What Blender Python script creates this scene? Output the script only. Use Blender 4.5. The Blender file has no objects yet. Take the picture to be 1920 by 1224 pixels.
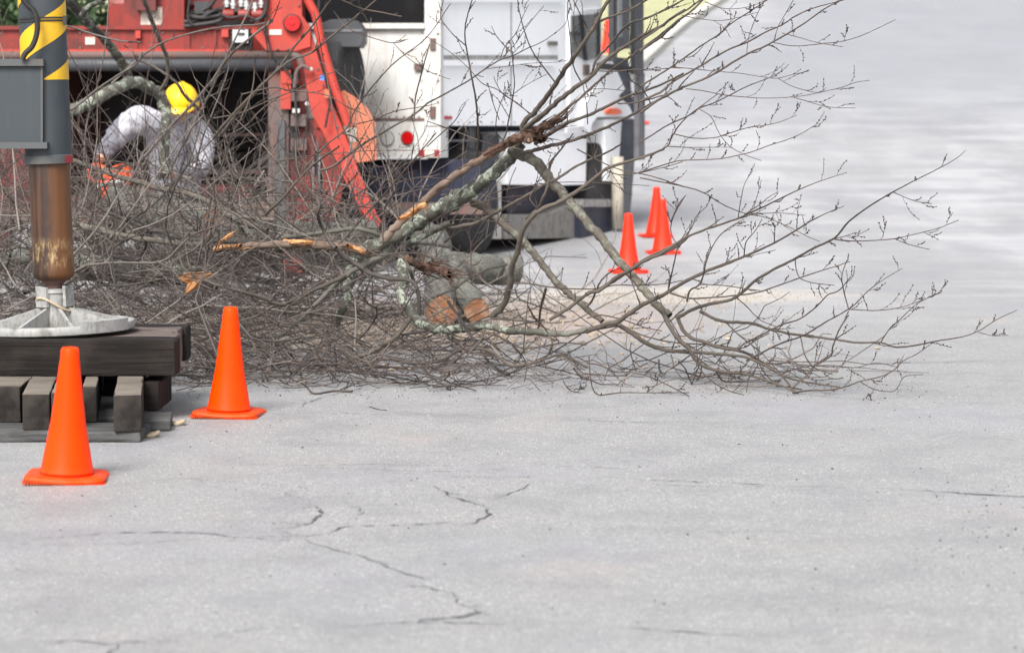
import bpy, bmesh, math, random
import numpy as np
from mathutils import Vector, Matrix
random.seed(7); np.random.seed(7)
S = bpy.context.scene
COL = S.collection
R_ = math.radians
# ---------------------------------------------------------------- camera, sky, sun, exposure
FPX = 85/36*1920; H = 1.29; PITCH = math.atan(406/FPX)
cd = bpy.data.cameras.new('camera'); cam = bpy.data.objects.new('camera', cd); COL.objects.link(cam)
cam.location = (0, 0, H); cam.rotation_euler = (math.pi/2-PITCH, 0, 0)
cd.lens = 85; cd.sensor_width = 36; cd.clip_end = 1500; cd.clip_start = .1
cd.dof.use_dof = True; cd.dof.focus_distance = 10.9; cd.dof.aperture_fstop = 3.6
S.camera = cam
w = bpy.data.worlds.new('World'); S.world = w; w.use_nodes = True
nt = w.node_tree; bg = nt.nodes['Background']; sky = nt.nodes.new('ShaderNodeTexSky')
sky.sky_type = 'NISHITA'; sky.sun_disc = False; sky.sun_elevation = R_(46); sky.sun_rotation = R_(200)
sky.air_density = 1.0; sky.dust_density = 4.0; sky.ozone_density = 1.0
hs = nt.nodes.new('ShaderNodeHueSaturation'); hs.inputs['Saturation'].default_value = .30
nt.links.new(sky.outputs[0], hs.inputs['Color']); nt.links.new(hs.outputs[0], bg.inputs[0]); bg.inputs[1].default_value = .12
sd = bpy.data.lights.new('sun', 'SUN'); sun = bpy.data.objects.new('sun', sd); COL.objects.link(sun)
sd.energy = 2.1; sd.angle = R_(24); sd.color = (1, .97, .94)
az = R_(200); el = R_(46)
dv = Vector((math.sin(az)*math.cos(el), math.cos(az)*math.cos(el), math.sin(el)))
sun.rotation_euler = dv.to_track_quat('Z', 'Y').to_euler()
S.view_settings.view_transform = 'Standard'; S.view_settings.look = 'None'
S.view_settings.gamma = 1; S.view_settings.use_curve_mapping = False
S.view_settings.exposure = 1.17

# ---------------------------------------------------------------- geometry of the place
Y0, YS, RR = 17.0, 29.0, 121.0
def G(y):                                   # ground height: level street that climbs beyond the trucks
    if y < Y0: return 0.0
    if y < YS: return (y-Y0)**2/(2*RR)
    g = (YS-Y0)**2/(2*RR) + (y-YS)*(YS-Y0)/RR
    return g if y < 120 else (YS-Y0)**2/(2*RR) + (120-YS)*(YS-Y0)/RR
cP, sP = math.cos(PITCH), math.sin(PITCH)
def ray(px, py):
    a = (px-960)/FPX; b = -(py-612)/FPX
    return Vector((a, cP+b*sP, -sP+b*cP))
CAM = Vector((0, 0, H))
def P(px, py, d):                           # a point seen at photo pixel px,py at d metres
    return CAM + ray(px, py)*d
def PZ(px, py, z):                          # on the level z
    r = ray(px, py); return CAM + r*((z-H)/r.z)
def PG(px, py):                             # on the ground
    r = ray(px, py); t = 3.0
    for i in range(6000):
        p = CAM + r*t
        if p.z <= G(p.y): return p
        t += .02
    return p
class Plane:
    def __init__(s, o, n): s.o = Vector(o); s.n = Vector(n).normalized()   # n points away from the viewer
    def hit(s, px, py, off=0):              # off towards the viewer
        o = s.o - s.n*off; r = ray(px, py); return CAM + r*((o-CAM).dot(s.n)/r.dot(s.n))

# ---------------------------------------------------------------- object helpers
def link(o, parent=None):
    COL.objects.link(o)
    if parent: o.parent = parent
    return o
def tag(o, label=None, cat=None, group=None, kind=None):
    if label: o['label'] = label
    if cat: o['category'] = cat
    if group: o['group'] = group
    if kind: o['kind'] = kind
    return o
def empty(name, loc, label, cat, group=None):
    o = bpy.data.objects.new(name, None); o.location = loc; o.empty_display_size = .1
    return tag(link(o), label, cat, group)
def from_bm(name, bm, m, parent=None, smooth=False, bevel=0):
    if bevel:
        bmesh.ops.bevel(bm, geom=[e for e in bm.edges if len(e.link_faces) == 2 and e.calc_face_angle(0) > .5], offset=bevel, segments=2, affect='EDGES', profile=.6)
    bmesh.ops.recalc_face_normals(bm, faces=bm.faces)
    me = bpy.data.meshes.new(name); bm.to_mesh(me); bm.free()
    if smooth:
        me.polygons.foreach_set('use_smooth', [True]*len(me.polygons))
    for mm in (m if isinstance(m, (list, tuple)) else [m]): me.materials.append(mm)
    o = bpy.data.objects.new(name, me); link(o, parent)
    if parent: o.matrix_parent_inverse = Matrix.Translation(-parent.location)
    return o
def bm_box(bm, c, s, rz=0, rot=None):
    M = Matrix.Translation(c) @ (rot.to_4x4() if rot else Matrix.Rotation(rz, 4, 'Z')) @ Matrix.Diagonal((*s, 1))
    return bmesh.ops.create_cube(bm, size=1, matrix=M)
def bm_cyl(bm, a, b, r1, r2=None, n=20):
    a = Vector(a); b = Vector(b); r2 = r1 if r2 is None else r2
    q = (b-a).to_track_quat('Z', 'Y').to_matrix().to_4x4()
    return bmesh.ops.create_cone(bm, segments=n, radius1=r1, radius2=r2, depth=(b-a).length, cap_ends=True, matrix=Matrix.Translation((a+b)/2) @ q)
def bm_lathe(bm, prof, n=32, M=Matrix()):
    rings = []
    for r, z in prof:
        rings.append([bm.verts.new(M @ Vector((r*math.cos(2*math.pi*i/n), r*math.sin(2*math.pi*i/n), z))) for i in range(n)])
    for a, b in zip(rings, rings[1:]):
        for i in range(n): bm.faces.new((a[i], a[(i+1) % n], b[(i+1) % n], b[i]))
    bm.faces.new(rings[0][::-1]); bm.faces.new(rings[-1])
def bm_prism(bm, front, vec):
    f = [bm.verts.new(p) for p in front]; b = [bm.verts.new(Vector(p)+vec) for p in front]
    bm.faces.new(f); bm.faces.new(b[::-1])
    for i in range(len(f)):
        j = (i+1) % len(f); bm.faces.new((f[i], b[i], b[j], f[j]))
def prism(name, plane, pts, off, thick, m, parent, bevel=.004):
    bm = bmesh.new(); bm_prism(bm, [plane.hit(x, y, off) for x, y in pts], plane.n*thick)
    return from_bm(name, bm, m, parent, bevel=bevel)
def rect(name, plane, x0, y0, x1, y1, off, thick, m, parent, bevel=.004):
    return prism(name, plane, [(x0, y0), (x1, y0), (x1, y1), (x0, y1)], off, thick, m, parent, bevel)
def disc(name, plane, x, y, rad, off, thick, m, parent, n=24):
    c = plane.hit(x, y, off); bm = bmesh.new(); bm_cyl(bm, c, c+plane.n*thick, rad, n=n)
    return from_bm(name, bm, m, parent, smooth=False, bevel=.002)
def smoothpath(pts, k):                     # Catmull-Rom, resampled to k points
    p = np.array([list(v) for v in pts], float)
    if len(p) == 2: return p[0]+(p[1]-p[0])*np.linspace(0, 1, k)[:, None]
    q = np.vstack([2*p[0]-p[1], p, 2*p[-1]-p[-2]]); out = []
    for i in range(1, len(q)-2):
        for t in np.linspace(0, 1, 8, endpoint=False):
            a, b, c, d = q[i-1], q[i], q[i+1], q[i+2]
            out.append(.5*((2*b)+(-a+c)*t+(2*a-5*b+4*c-d)*t*t+(-a+3*b-3*c+d)*t**3))
    out.append(p[-1]); out = np.array(out)
    s = np.r_[0, np.cumsum(np.linalg.norm(np.diff(out, axis=0), axis=1))]
    u = np.linspace(0, s[-1], k)
    return np.stack([np.interp(u, s, out[:, j]) for j in range(out.shape[1])], 1)
def tube_arrays(PP, RAD, sides):            # PP (N,K,3), RAD (N,K) -> verts, quads
    N, K, _ = PP.shape
    T = np.gradient(PP, axis=1); T /= np.linalg.norm(T, axis=2, keepdims=True)+1e-9
    ref = np.zeros_like(T); mean = T.mean(1, keepdims=True)
    axis = np.argmin(np.abs(mean[:, 0]), axis=1)
    for i in range(3): ref[axis == i, :, i] = 1
    U = np.cross(T, ref); U /= np.linalg.norm(U, axis=2, keepdims=True)+1e-9; V = np.cross(T, U)
    a = np.arange(sides)*2*np.pi/sides
    vs = PP[:, :, None]+RAD[:, :, None, None]*(U[:, :, None]*np.cos(a)[:, None]+V[:, :, None]*np.sin(a)[:, None])
    n = np.arange(N)[:, None, None]; k = np.arange(K-1)[None, :, None]; s = np.arange(sides)[None, None]
    s2 = (s+1) % sides
    idx = lambda kk, ss: (n*K+kk)*sides+ss
    q = np.stack([idx(k, s), idx(k, s2), idx(k+1, s2), idx(k+1, s)], -1).reshape(-1, 4)
    return vs.reshape(-1, 3), q
def mesh_np(name, verts, faces, m, parent=None, smooth=True, rad=None, tone=None):
    me = bpy.data.meshes.new(name)
    me.vertices.add(len(verts)); me.vertices.foreach_set('co', verts.astype(np.float32).ravel())
    fs = faces.shape[1]
    me.loops.add(faces.size); me.loops.foreach_set('vertex_index', faces.astype(np.int32).ravel())
    me.polygons.add(len(faces)); me.polygons.foreach_set('loop_start', np.arange(0, faces.size, fs, dtype=np.int32))
    me.polygons.foreach_set('use_smooth', np.full(len(faces), smooth))
    if rad is not None:
        at = me.attributes.new('rad', 'FLOAT', 'POINT'); at.data.foreach_set('value', rad.astype(np.float32))
    if rad is not None:
        at = me.attributes.new('tone', 'FLOAT', 'POINT'); at.data.foreach_set('value', (np.full(len(verts), .5) if tone is None else tone).astype(np.float32))
    me.update(calc_edges=True); me.validate()
    me.materials.append(m)
    o = bpy.data.objects.new(name, me); link(o, parent)
    if parent: o.matrix_parent_inverse = Matrix.Translation(-parent.location)
    return o
def tube(name, pts, r, m, parent=None, sides=10, k=24, r2=None, closed=False):
    pp = smoothpath(pts, k); rr = np.linspace(r, r if r2 is None else r2, k)
    v, q = tube_arrays(pp[None], rr[None], sides)
    return mesh_np(name, v, q, m, parent)

# ---------------------------------------------------------------- materials
class NB:
    def __init__(s, name):
        s.m = bpy.data.materials.new(name); s.m.use_nodes = True; s.t = s.m.node_tree
        s.b = s.t.nodes['Principled BSDF']
        g = s.t.nodes.new('ShaderNodeNewGeometry'); c = s.t.nodes.new('ShaderNodeTexCoord')
        s.pos = g.outputs['Position']; s.obj = c.outputs['Object']
    def L(s, a, b): s.t.links.new(a, b)
    def put(s, sock, v):
        if hasattr(v, 'is_linked') or hasattr(v, 'links'): s.L(v, sock)
        else: sock.default_value = v
    def node(s, ty, out=0, **kw):
        n = s.t.nodes.new(ty)
        for k, v in kw.items():
            if k.startswith('i_'): 
                key = k[2:]; s.put(n.inputs[int(key)] if key.isdigit() else n.inputs[key], v)
            else: setattr(n, k, v)
        return n.outputs[out]
    def map(s, v, sc=(1, 1, 1), loc=(0, 0, 0)):
        return s.node('ShaderNodeMapping', i_Vector=v, i_Scale=sc, i_Location=loc)
    def noise(s, v, sc, det=4, rough=.55, out=0):
        return s.node('ShaderNodeTexNoise', out, i_Vector=v, i_Scale=sc, i_Detail=det, i_Roughness=rough)
    def ramp(s, f, a, b, lo=0., hi=1.):
        n = s.t.nodes.new('ShaderNodeMapRange'); n.interpolation_type = 'SMOOTHSTEP'
        s.put(n.inputs[0], f); s.put(n.inputs[1], a); s.put(n.inputs[2], b); s.put(n.inputs[3], lo); s.put(n.inputs[4], hi); return n.outputs[0]
    def math(s, op, a, b=0.):
        n = s.t.nodes.new('ShaderNodeMath'); n.operation = op; s.put(n.inputs[0], a); s.put(n.inputs[1], b); return n.outputs[0]
    def mix(s, f, a, b, mode='MIX'):
        n = s.t.nodes.new('ShaderNodeMix'); n.data_type = 'RGBA'; n.blend_type = mode
        s.put(n.inputs[0], f); 
        for k, v in ((6, a), (7, b)):
            s.put(n.inputs[k], (*v, 1) if isinstance(v, tuple) and len(v) == 3 else v)
        return n.outputs[2]
    def fin(s, col, rough=.6, bump=None, bs=.3, bd=.01, metal=0., spec=None):
        s.put(s.b.inputs['Base Color'], (*col, 1) if isinstance(col, tuple) and len(col) == 3 else col)
        s.put(s.b.inputs['Roughness'], rough); s.put(s.b.inputs['Metallic'], metal)
        if spec is not None: s.b.inputs['Specular IOR Level'].default_value = spec
        if bump is not None:
            n = s.t.nodes.new('ShaderNodeBump'); n.inputs['Strength'].default_value = bs; n.inputs['Distance'].default_value = bd
            s.L(bump, n.inputs['Height']); s.L(n.outputs[0], s.b.inputs['Normal'])
        return s.m
def paint(name, col, dirt=(.08, .06, .05), amount=.35, rough=.4, scale=3., metal=0., spec=None):
    b = NB(name); n = b.noise(b.pos, scale, 6, .65); n2 = b.noise(b.map(b.pos, (6, 6, 1.2)), scale*1.6, 5)
    f = b.math('MULTIPLY', b.ramp(n, .45, .75), amount); f2 = b.math('MULTIPLY', b.ramp(n2, .5, .72), amount*.6)
    c = b.mix(f, col, dirt); c = b.mix(f2, c, dirt)
    return b.fin(c, b.ramp(n, .3, .7, rough, min(1, rough+.25)), n, .08, .005, metal, spec)
M = {}
M['cone'] = NB('cone_plastic')
b = M['cone']; n = b.noise(b.pos, 14, 5); sc = b.noise(b.map(b.obj, (40, 40, 6)), 1.5, 5, .7)
c = b.mix(b.ramp(n, .4, .8, 0, .35), (.93, .046, .0), (.80, .050, .001)); c = b.mix(b.ramp(sc, .66, .78, 0, .35), c, (.95, .12, .04))
b.b.inputs['Subsurface Weight'].default_value = .12; b.b.inputs['Subsurface Radius'].default_value = (.02, .006, .002); b.b.inputs['Subsurface Scale'].default_value = .3
sm = b.noise(b.map(b.obj, (9, 9, 30)), 1.4, 6, .7); c = b.mix(b.ramp(sm, .60, .74, 0, .45), c, (.35, .07, .02)); so = b.t.nodes.new('ShaderNodeSeparateXYZ'); b.L(b.obj, so.inputs[0]); c = b.mix(b.math('MULTIPLY', b.ramp(so.outputs[2], .06, .0), b.ramp(n, .35, .65, .1, .7)), c, (.40, .09, .03))
M['cone'] = b.fin(c, .40, n, .05, .004, spec=.10)
M['cone_red'] = NB('cone_red_plastic')
b = M['cone_red']; n = b.noise(b.pos, 12, 5)
M['cone_red'] = b.fin(b.mix(b.ramp(n, .4, .8, 0, .4), (.90, .026, .006), (.75, .04, .02)), .5, n, .05, .004, spec=.25)
M['steel_grey'] = paint('grey_paint', (.026, .034, .041), (.05, .055, .06), .5, .5)
M['steel_edge'] = paint('worn_grey_paint', (.06, .066, .07), (.09, .07, .05), .6, .5, 12)
M['yellow'] = paint('yellow_paint', (.62, .36, .008), (.35, .2, .03), .35, .42, 9)
M['red_mark'] = paint('red_reflector', (.25, .012, .018), (.12, .03, .03), .5, .4, 20)
M['black'] = paint('black_rubber', (.012, .012, .013), (.05, .045, .042), .5, .6, 6)
M['cable'] = paint('black_cable', (.014, .013, .013), (.06, .055, .05), .5, .5, 20)
M['alu'] = paint('cast_aluminium', (.33, .33, .32), (.10, .09, .075), .85, .55, 14, 0.25)
M['alu_dirt_shade'] = paint('dirty_shaded_aluminium', (.20, .195, .18), (.07, .06, .05), .8, .7, 12)
M['chrome'] = paint('bright_metal', (.6, .6, .6), (.2, .2, .2), .3, .3, 20, .8)
b = NB('rusty_cylinder')
sep = b.t.nodes.new('ShaderNodeSeparateXYZ'); b.L(b.pos, sep.inputs[0])
st = b.noise(b.map(b.pos, (22, 22, 1.3)), 1.6, 6, .62); n = b.noise(b.pos, 26, 6, .7)
c = b.mix(b.ramp(st, .4, .62), (.022, .012, .009), (.075, .032, .013)); 
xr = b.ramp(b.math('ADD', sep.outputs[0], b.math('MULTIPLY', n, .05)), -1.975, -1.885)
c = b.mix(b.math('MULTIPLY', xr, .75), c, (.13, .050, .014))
zb = b.math('MULTIPLY', b.ramp(sep.outputs[2], .60, .66), b.ramp(sep.outputs[2], .76, .70))
wear = b.math('MULTIPLY', zb, b.ramp(b.noise(b.map(b.pos, (30, 30, 10)), 1.4, 6, .75), .46, .68, 0, .75))
c = b.mix(wear, c, (.42, .30, .15))
M['rust'] = b.fin(c, .55, n, .25, .004, .1)
def wood(name, c1, c2, c3, sc=(2, 30, 30)):
    b = NB(name); g = b.noise(b.map(b.obj, sc), 1.3, 7, .7); g2 = b.noise(b.map(b.obj, (sc[0]*.6, sc[1]*3, sc[2]*3)), 1, 5, .6); n = b.noise(b.obj, 5, 5)
    c = b.mix(b.ramp(g, .38, .62), c1, c2); c = b.mix(b.ramp(n, .52, .75, 0, .8), c, c3); c = b.mix(b.ramp(g2, .60, .66, 0, .8), c, tuple(x*.25 for x in c1))
    return b.fin(c, .85, b.math('ADD', g, g2), .5, .004, spec=.2)
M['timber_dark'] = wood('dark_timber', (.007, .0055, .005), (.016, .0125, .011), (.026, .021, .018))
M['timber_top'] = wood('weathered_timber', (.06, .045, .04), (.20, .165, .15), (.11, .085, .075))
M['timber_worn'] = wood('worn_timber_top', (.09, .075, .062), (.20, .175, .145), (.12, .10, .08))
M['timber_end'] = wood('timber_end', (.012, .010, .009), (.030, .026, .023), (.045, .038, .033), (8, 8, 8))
M['plank'] = wood('grey_plank', (.04, .04, .04), (.085, .085, .085), (.11, .11, .105))
M['rope'] = paint('rope', (.38, .31, .22), (.15, .12, .09), .6, .9, 60)
M['red'] = paint('red_machine_paint', (.20, .013, .007), (.04, .013, .010), .9, .45, 3.4)
M['red_light'] = paint('sunfaded_red_paint', (.40, .034, .020), (.19, .04, .032), .5, .5, 4)
M['red_dark'] = paint('grimy_red_paint', (.115, .018, .016), (.03, .02, .02), .8, .6, 4)
M['orange_panel'] = paint('faded_orange_panel', (.45, .125, .065), (.32, .18, .11), .6, .55, 4)
M['rusty_grey'] = paint('rusty_grey_steel', (.10, .075, .07), (.16, .06, .04), .8, .6, 5)
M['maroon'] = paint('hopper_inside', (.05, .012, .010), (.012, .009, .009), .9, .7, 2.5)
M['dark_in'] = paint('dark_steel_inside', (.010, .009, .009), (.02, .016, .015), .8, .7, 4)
M['lens_red'] = NB('red_lens').fin((.42, .004, .006), .25)
M['lens_amber'] = NB('amber_lens').fin((.75, .10, .015), .25)
M['lens_clear'] = NB('clear_lens').fin((.42, .42, .40), .25)
M['white'] = paint('white_truck_paint', (.84, .86, .88), (.68, .66, .66), .2, .3, 1.6)
M['white_dirty'] = paint('grimy_white_panel', (.50, .50, .485), (.30, .25, .20), .6, .5, 2.6)
M['navy'] = paint('dark_chassis_paint', (.013, .016, .034), (.05, .05, .06), .45, .45, 4)
M['glass'] = NB('dark_window_glass').fin((.012, .012, .013), .12, metal=0., spec=.22)
M['glass_grey'] = paint('dusty_window_glass', (.16, .17, .17), (.07, .07, .075), .8, .15, 5)
M['dark_plastic'] = paint('grey_black_plastic', (.035, .037, .042), (.08, .08, .09), .4, .45, 4)
M['mid_grey'] = paint('weathered_grey', (.13, .13, .14), (.05, .05, .055), .7, .6, 6)
M['tyre'] = paint('tyre_rubber', (.02, .02, .022), (.07, .065, .06), .6, .8, 8)
M['paper'] = paint('weathered_sticker', (.55, .53, .46), (.2, .14, .1), .8, .7, 9)
M['blue'] = NB('blue_tag').fin((.05, .2, .6), .4)
M['cream'] = paint('cream_post', (.45, .42, .34), (.25, .22, .19), .6, .6, 6)
b = NB('shirt_cloth'); n = b.noise(b.pos, 9, 5); n2 = b.noise(b.pos, 160, 2)
M['shirt'] = b.fin(b.mix(b.ramp(n, .4, .7, 0, .6), (.38, .38, .42), (.23, .23, .265)), .9, b.math('ADD', n, b.math('MULTIPLY', n2, .1)), .8, .03)
M['trousers'] = paint('dark_work_trousers', (.035, .037, .048), (.07, .065, .07), .6, .9, 7)
M['glove'] = paint('grey_glove', (.16, .16, .19), (.07, .07, .08), .6, .85, 16)
M['skin'] = NB('skin').fin((.50, .25, .17), .5)
M['hair'] = NB('hair').fin((.03, .02, .015), .7)
M['helmet'] = paint('yellow_helmet', (.85, .50, .006), (.6, .36, .02), .3, .28, 9)
M['orange'] = paint('orange_plastic', (.78, .10, .022), (.45, .08, .03), .5, .4, 14)
M['handle_white'] = NB('white_handle').fin((.7, .7, .7), .4)
M['boot'] = paint('dark_boot', (.03, .022, .018), (.08, .06, .05), .6, .7, 12)
# bark: colour follows the thickness of the wood; lichen on thick pieces
def bark(name, thin, mid, thick, lichen, lich_amt=.5, rings=True):
    b = NB(name); a = b.t.nodes.new('ShaderNodeAttribute'); a.attribute_name = 'rad'; r = a.outputs['Fac']
    n = b.noise(b.pos, 38, 5, .65); big = b.noise(b.pos, 13, 5, .7); v = b.noise(b.pos, 3, 2)
    c = b.mix(b.ramp(r, .0022, .0055), thin, mid); c = b.mix(b.ramp(r, .008, .02), c, thick)
    c = b.mix(b.ramp(n, .50, .72, 0, .7), c, tuple(x*.36 for x in mid)); c = b.mix(b.ramp(v, .40, .62, 0, .55), c, tuple(x*1.55 for x in mid))
    ta = b.t.nodes.new('ShaderNodeAttribute'); ta.attribute_name = 'tone'; tv = ta.outputs['Fac']
    c = b.mix(b.ramp(tv, .55, .05, 0, .85), c, tuple(x*.22 for x in mid)); c = b.mix(b.ramp(tv, .62, .95, 0, .7), c, tuple(x*2.3 for x in mid))
    lf = b.math('MULTIPLY', b.ramp(r, .011, .022), b.math('MULTIPLY', b.ramp(big, .51, .55), b.ramp(b.noise(b.pos, 60, 3), .35, .55)))
    c = b.mix(b.math('MULTIPLY', lf, lich_amt), c, lichen)
    return b.fin(c, .85, n, .6, .006)
M['bark'] = bark('twig_bark', (.046, .025, .022), (.068, .056, .045), (.090, .078, .061), (.24, .26, .215), .45)
M['bark_pile'] = bark('brush_bark', (.054, .034, .030), (.100, .086, .076), (.075, .066, .055), (.30, .34, .28), .7)
M['bark_dark'] = bark('dark_bark', (.06, .04, .035), (.05, .042, .036), (.032, .030, .026), (.30, .34, .27), .6)
M['bark_lichen'] = bark('lichen_bark', (.1, .09, .07), (.09, .085, .07), (.055, .054, .043), (.30, .335, .27), .85)
M['bark_log'] = bark('log_bark', (.1, .09, .07), (.085, .08, .07), (.075, .075, .065), (.16, .175, .145), .7)
M['deadwood'] = wood('torn_wood', (.045, .025, .018), (.115, .070, .050), (.03, .019, .015), (14, 14, 14))
M['fresh'] = wood('fresh_wood', (.42, .18, .065), (.55, .31, .15), (.28, .12, .05), (10, 10, 10))
M['pale_wood'] = wood('pale_peeled_wood', (.14, .098, .075), (.20, .15, .12), (.07, .048, .038), (10, 10, 10))
M['chip'] = wood('wood_chip', (.30, .24, .18), (.42, .35, .27), (.25, .19, .14), (20, 20, 20))
b = NB('cut_log_end'); n = b.noise(b.pos, 16, 5); n3 = b.noise(b.pos, 70, 3)
M['logend'] = b.fin(b.mix(b.ramp(n, .4, .65), (.30, .13, .06), (.44, .27, .165)), .8, n3, .5, .01)

# asphalt
b = NB('worn_asphalt'); p = b.pos
sep = b.t.nodes.new('ShaderNodeSeparateXYZ'); b.L(p, sep.inputs[0]); X, Y = sep.outputs[0], sep.outputs[1]
grain = b.noise(p, 150, 4, .72); g45 = b.noise(p, 32, 4, .65); ag = b.node('ShaderNodeTexVoronoi', 0, i_Vector=p, i_Scale=160.); agc = b.node('ShaderNodeTexVoronoi', 1, i_Vector=p, i_Scale=160.)
mid = b.noise(p, 3.1, 5, .6); big = b.noise(p, .55, 5, .6); st = b.noise(b.map(p, (.95, .24, 1)), .8, 7, .60)
st2 = b.noise(b.map(p, (.8, .42, 1), (5, 2, 0)), 1.0, 7, .62)
c = b.mix(b.ramp(grain, .32, .68), (.140, .140, .141), (.370, .369, .362)); c = b.mix(b.ramp(g45, .42, .66, 0, .45), c, (.165, .165, .163))
bw = b.t.nodes.new('ShaderNodeSeparateColor'); b.L(agc, bw.inputs[0])
c = b.mix(b.math('MULTIPLY', b.ramp(bw.outputs[0], .94, .98), .5), c, (.60, .60, .58))
c = b.mix(b.math('MULTIPLY', b.ramp(bw.outputs[1], .90, .96), .45), c, (.10, .10, .11))
c = b.mix(b.ramp(mid, .42, .68, 0, .40), c, (.16, .16, .17)); c = b.mix(b.ramp(big, .48, .68, 0, .30), c, (.25, .245, .285))
tan = b.math('MULTIPLY', b.ramp(b.noise(b.map(p, (1, 1, 1), (3, 9, 0)), 1.1, 4), .56, .74), .22); c = b.mix(tan, c, (.36, .29, .25))
# worn bands up the climbing street, its grazing sheen painted in as paler grey
far = b.ramp(Y, 11.5, 22.)
c = b.mix(b.math('MULTIPLY', far, .35), c, (.31, .31, .32))
c = b.mix(b.math('MULTIPLY', far, b.ramp(st, .42, .62, 0, .42)), c, (.40, .40, .415))
c = b.mix(b.math('MULTIPLY', far, b.ramp(st2, .50, .62, 0, .50)), c, (.20, .205, .22))
st3 = b.noise(b.map(p, (.45, 1.5, 1), (2, 7, 0)), 1.0, 6, .6)
c = b.mix(b.math('MULTIPLY', far, b.ramp(st3, .48, .64, 0, .50)), c, (.21, .212, .225)); c = b.mix(b.math('MULTIPLY', far, b.ramp(st3, .46, .34, 0, .35)), c, (.42, .42, .435))
vf = b.ramp(Y, 28., 44.)
gp = b.math('MULTIPLY', b.ramp(b.math('SUBTRACT', b.math('MULTIPLY', X, 4.5), b.math('ADD', Y, b.math('MULTIPLY', b.noise(p, .35, 4), -22.))), -28., -12.), 1.)
c = b.mix(b.math('MULTIPLY', vf, b.math('MULTIPLY', gp, .80)), c, (.215, .222, .240))
# sawdust: real pale stain where the saw worked
ex = b.math('DIVIDE', b.math('SUBTRACT', X, 1.0), 1.5); ey = b.math('DIVIDE', b.math('SUBTRACT', Y, 16.9), .9)
dd = b.math('SQRT', b.math('ADD', b.math('MULTIPLY', ex, ex), b.math('MULTIPLY', ey, ey)))
dd = b.math('ADD', dd, b.math('MULTIPLY', b.math('SUBTRACT', b.noise(b.map(p, (1, 2.2, 1)), 1.6, 5, .65), .5), 1.6))
c = b.mix(b.ramp(dd, 1.15, .55, 0, .55), c, (.42, .385, .33))
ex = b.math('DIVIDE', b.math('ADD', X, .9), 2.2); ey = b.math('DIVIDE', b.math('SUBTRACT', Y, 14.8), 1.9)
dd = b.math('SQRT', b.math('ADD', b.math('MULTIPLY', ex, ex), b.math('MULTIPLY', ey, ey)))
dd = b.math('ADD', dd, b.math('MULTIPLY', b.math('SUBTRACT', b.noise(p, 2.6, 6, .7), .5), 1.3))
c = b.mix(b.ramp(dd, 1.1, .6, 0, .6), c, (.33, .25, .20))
hgt = b.math('ADD', b.math('MULTIPLY', ag, .7), grain)
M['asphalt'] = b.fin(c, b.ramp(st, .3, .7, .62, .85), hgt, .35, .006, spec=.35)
M['crack'] = NB('crack_fill').fin((.06, .06, .065), .95)
M['crack_soft'] = NB('crack_fill_pale').fin((.15, .15, .155), .95)
b = NB('verge_grass'); n = b.noise(b.pos, 2.5, 6, .7)
M['grass'] = b.fin(b.mix(b.ramp(n, .35, .7), (.27, .28, .14), (.37, .36, .21)), .95, n, .5, .1)
M['kerb'] = paint('concrete_kerb', (.42, .41, .37), (.3, .28, .25), .5, .8, 3)
b = NB('evergreen_leaf'); n = b.noise(b.pos, 3, 4)
M['leaf'] = b.fin(b.mix(b.ramp(n, .35, .7), (.018, .045, .014), (.06, .11, .035)), .7)

# ---------------------------------------------------------------- the ground
ys = np.r_[np.linspace(-30, 2, 6), np.arange(2.5, 60, .25), np.linspace(62, 420, 50)]
xs = np.r_[np.linspace(-200, -12, 8), np.arange(-11, 11.5, .5), np.linspace(12.5, 200, 8)]
gx, gy = np.meshgrid(xs, ys); gz = np.vectorize(G)(gy)
vv = np.stack([gx, gy, gz], -1).reshape(-1, 3); nx = len(xs)
ii, jj = np.meshgrid(np.arange(len(ys)-1), np.arange(nx-1), indexing='ij'); a0 = (ii*nx+jj).ravel()
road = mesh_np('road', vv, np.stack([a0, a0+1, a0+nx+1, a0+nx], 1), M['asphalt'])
tag(road, kind='structure')
# cracks in the asphalt: thin ragged strips of dark filling, parts of the road
def crack(pts, w0, w1, m='crack', jag=.012, k=None):
    pp = [PG(x, y) for x, y in pts]; L = sum((a-b_).length for a, b_ in zip(pp, pp[1:])); k = k or max(12, int(L/.02))
    k = min(k, 260); q = smoothpath(pp, k); rng = np.random.RandomState(int(pts[0][0]*7+pts[0][1]))
    wk = np.cumsum(rng.randn(k, 2)*jag*.6, axis=0); wk -= np.linspace(0, 1, k)[:, None]*wk[-1]; q[:, :2] += wk*.6+rng.randn(k, 2)*jag*.25
    T = np.gradient(q, axis=0); Nn = np.stack([-T[:, 1], T[:, 0]], 1); Nn /= np.linalg.norm(Nn, axis=1)[:, None]+1e-9
    wd = .85*np.linspace(w0, w1, k)*(.10+1.5*rng.rand(k)**1.6)*(.35+.65*(np.sin(np.arange(k)*.11+w0*900)*.5+.5))*np.minimum(1, np.minimum(np.arange(k), k-1-np.arange(k))/4+.1)
    gz_ = np.array([G(y) for y in q[:, 1]])+.0025
    A = np.c_[q[:, :2]+Nn*wd[:, None]/2, gz_]; B = np.c_[q[:, :2]-Nn*wd[:, None]/2, gz_]
    v = np.vstack([A, B]); i = np.arange(k-1)
    return mesh_np('crack', v, np.stack([i, i+1, i+1+k, i+k], 1), M[m], road, smooth=False)
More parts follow.
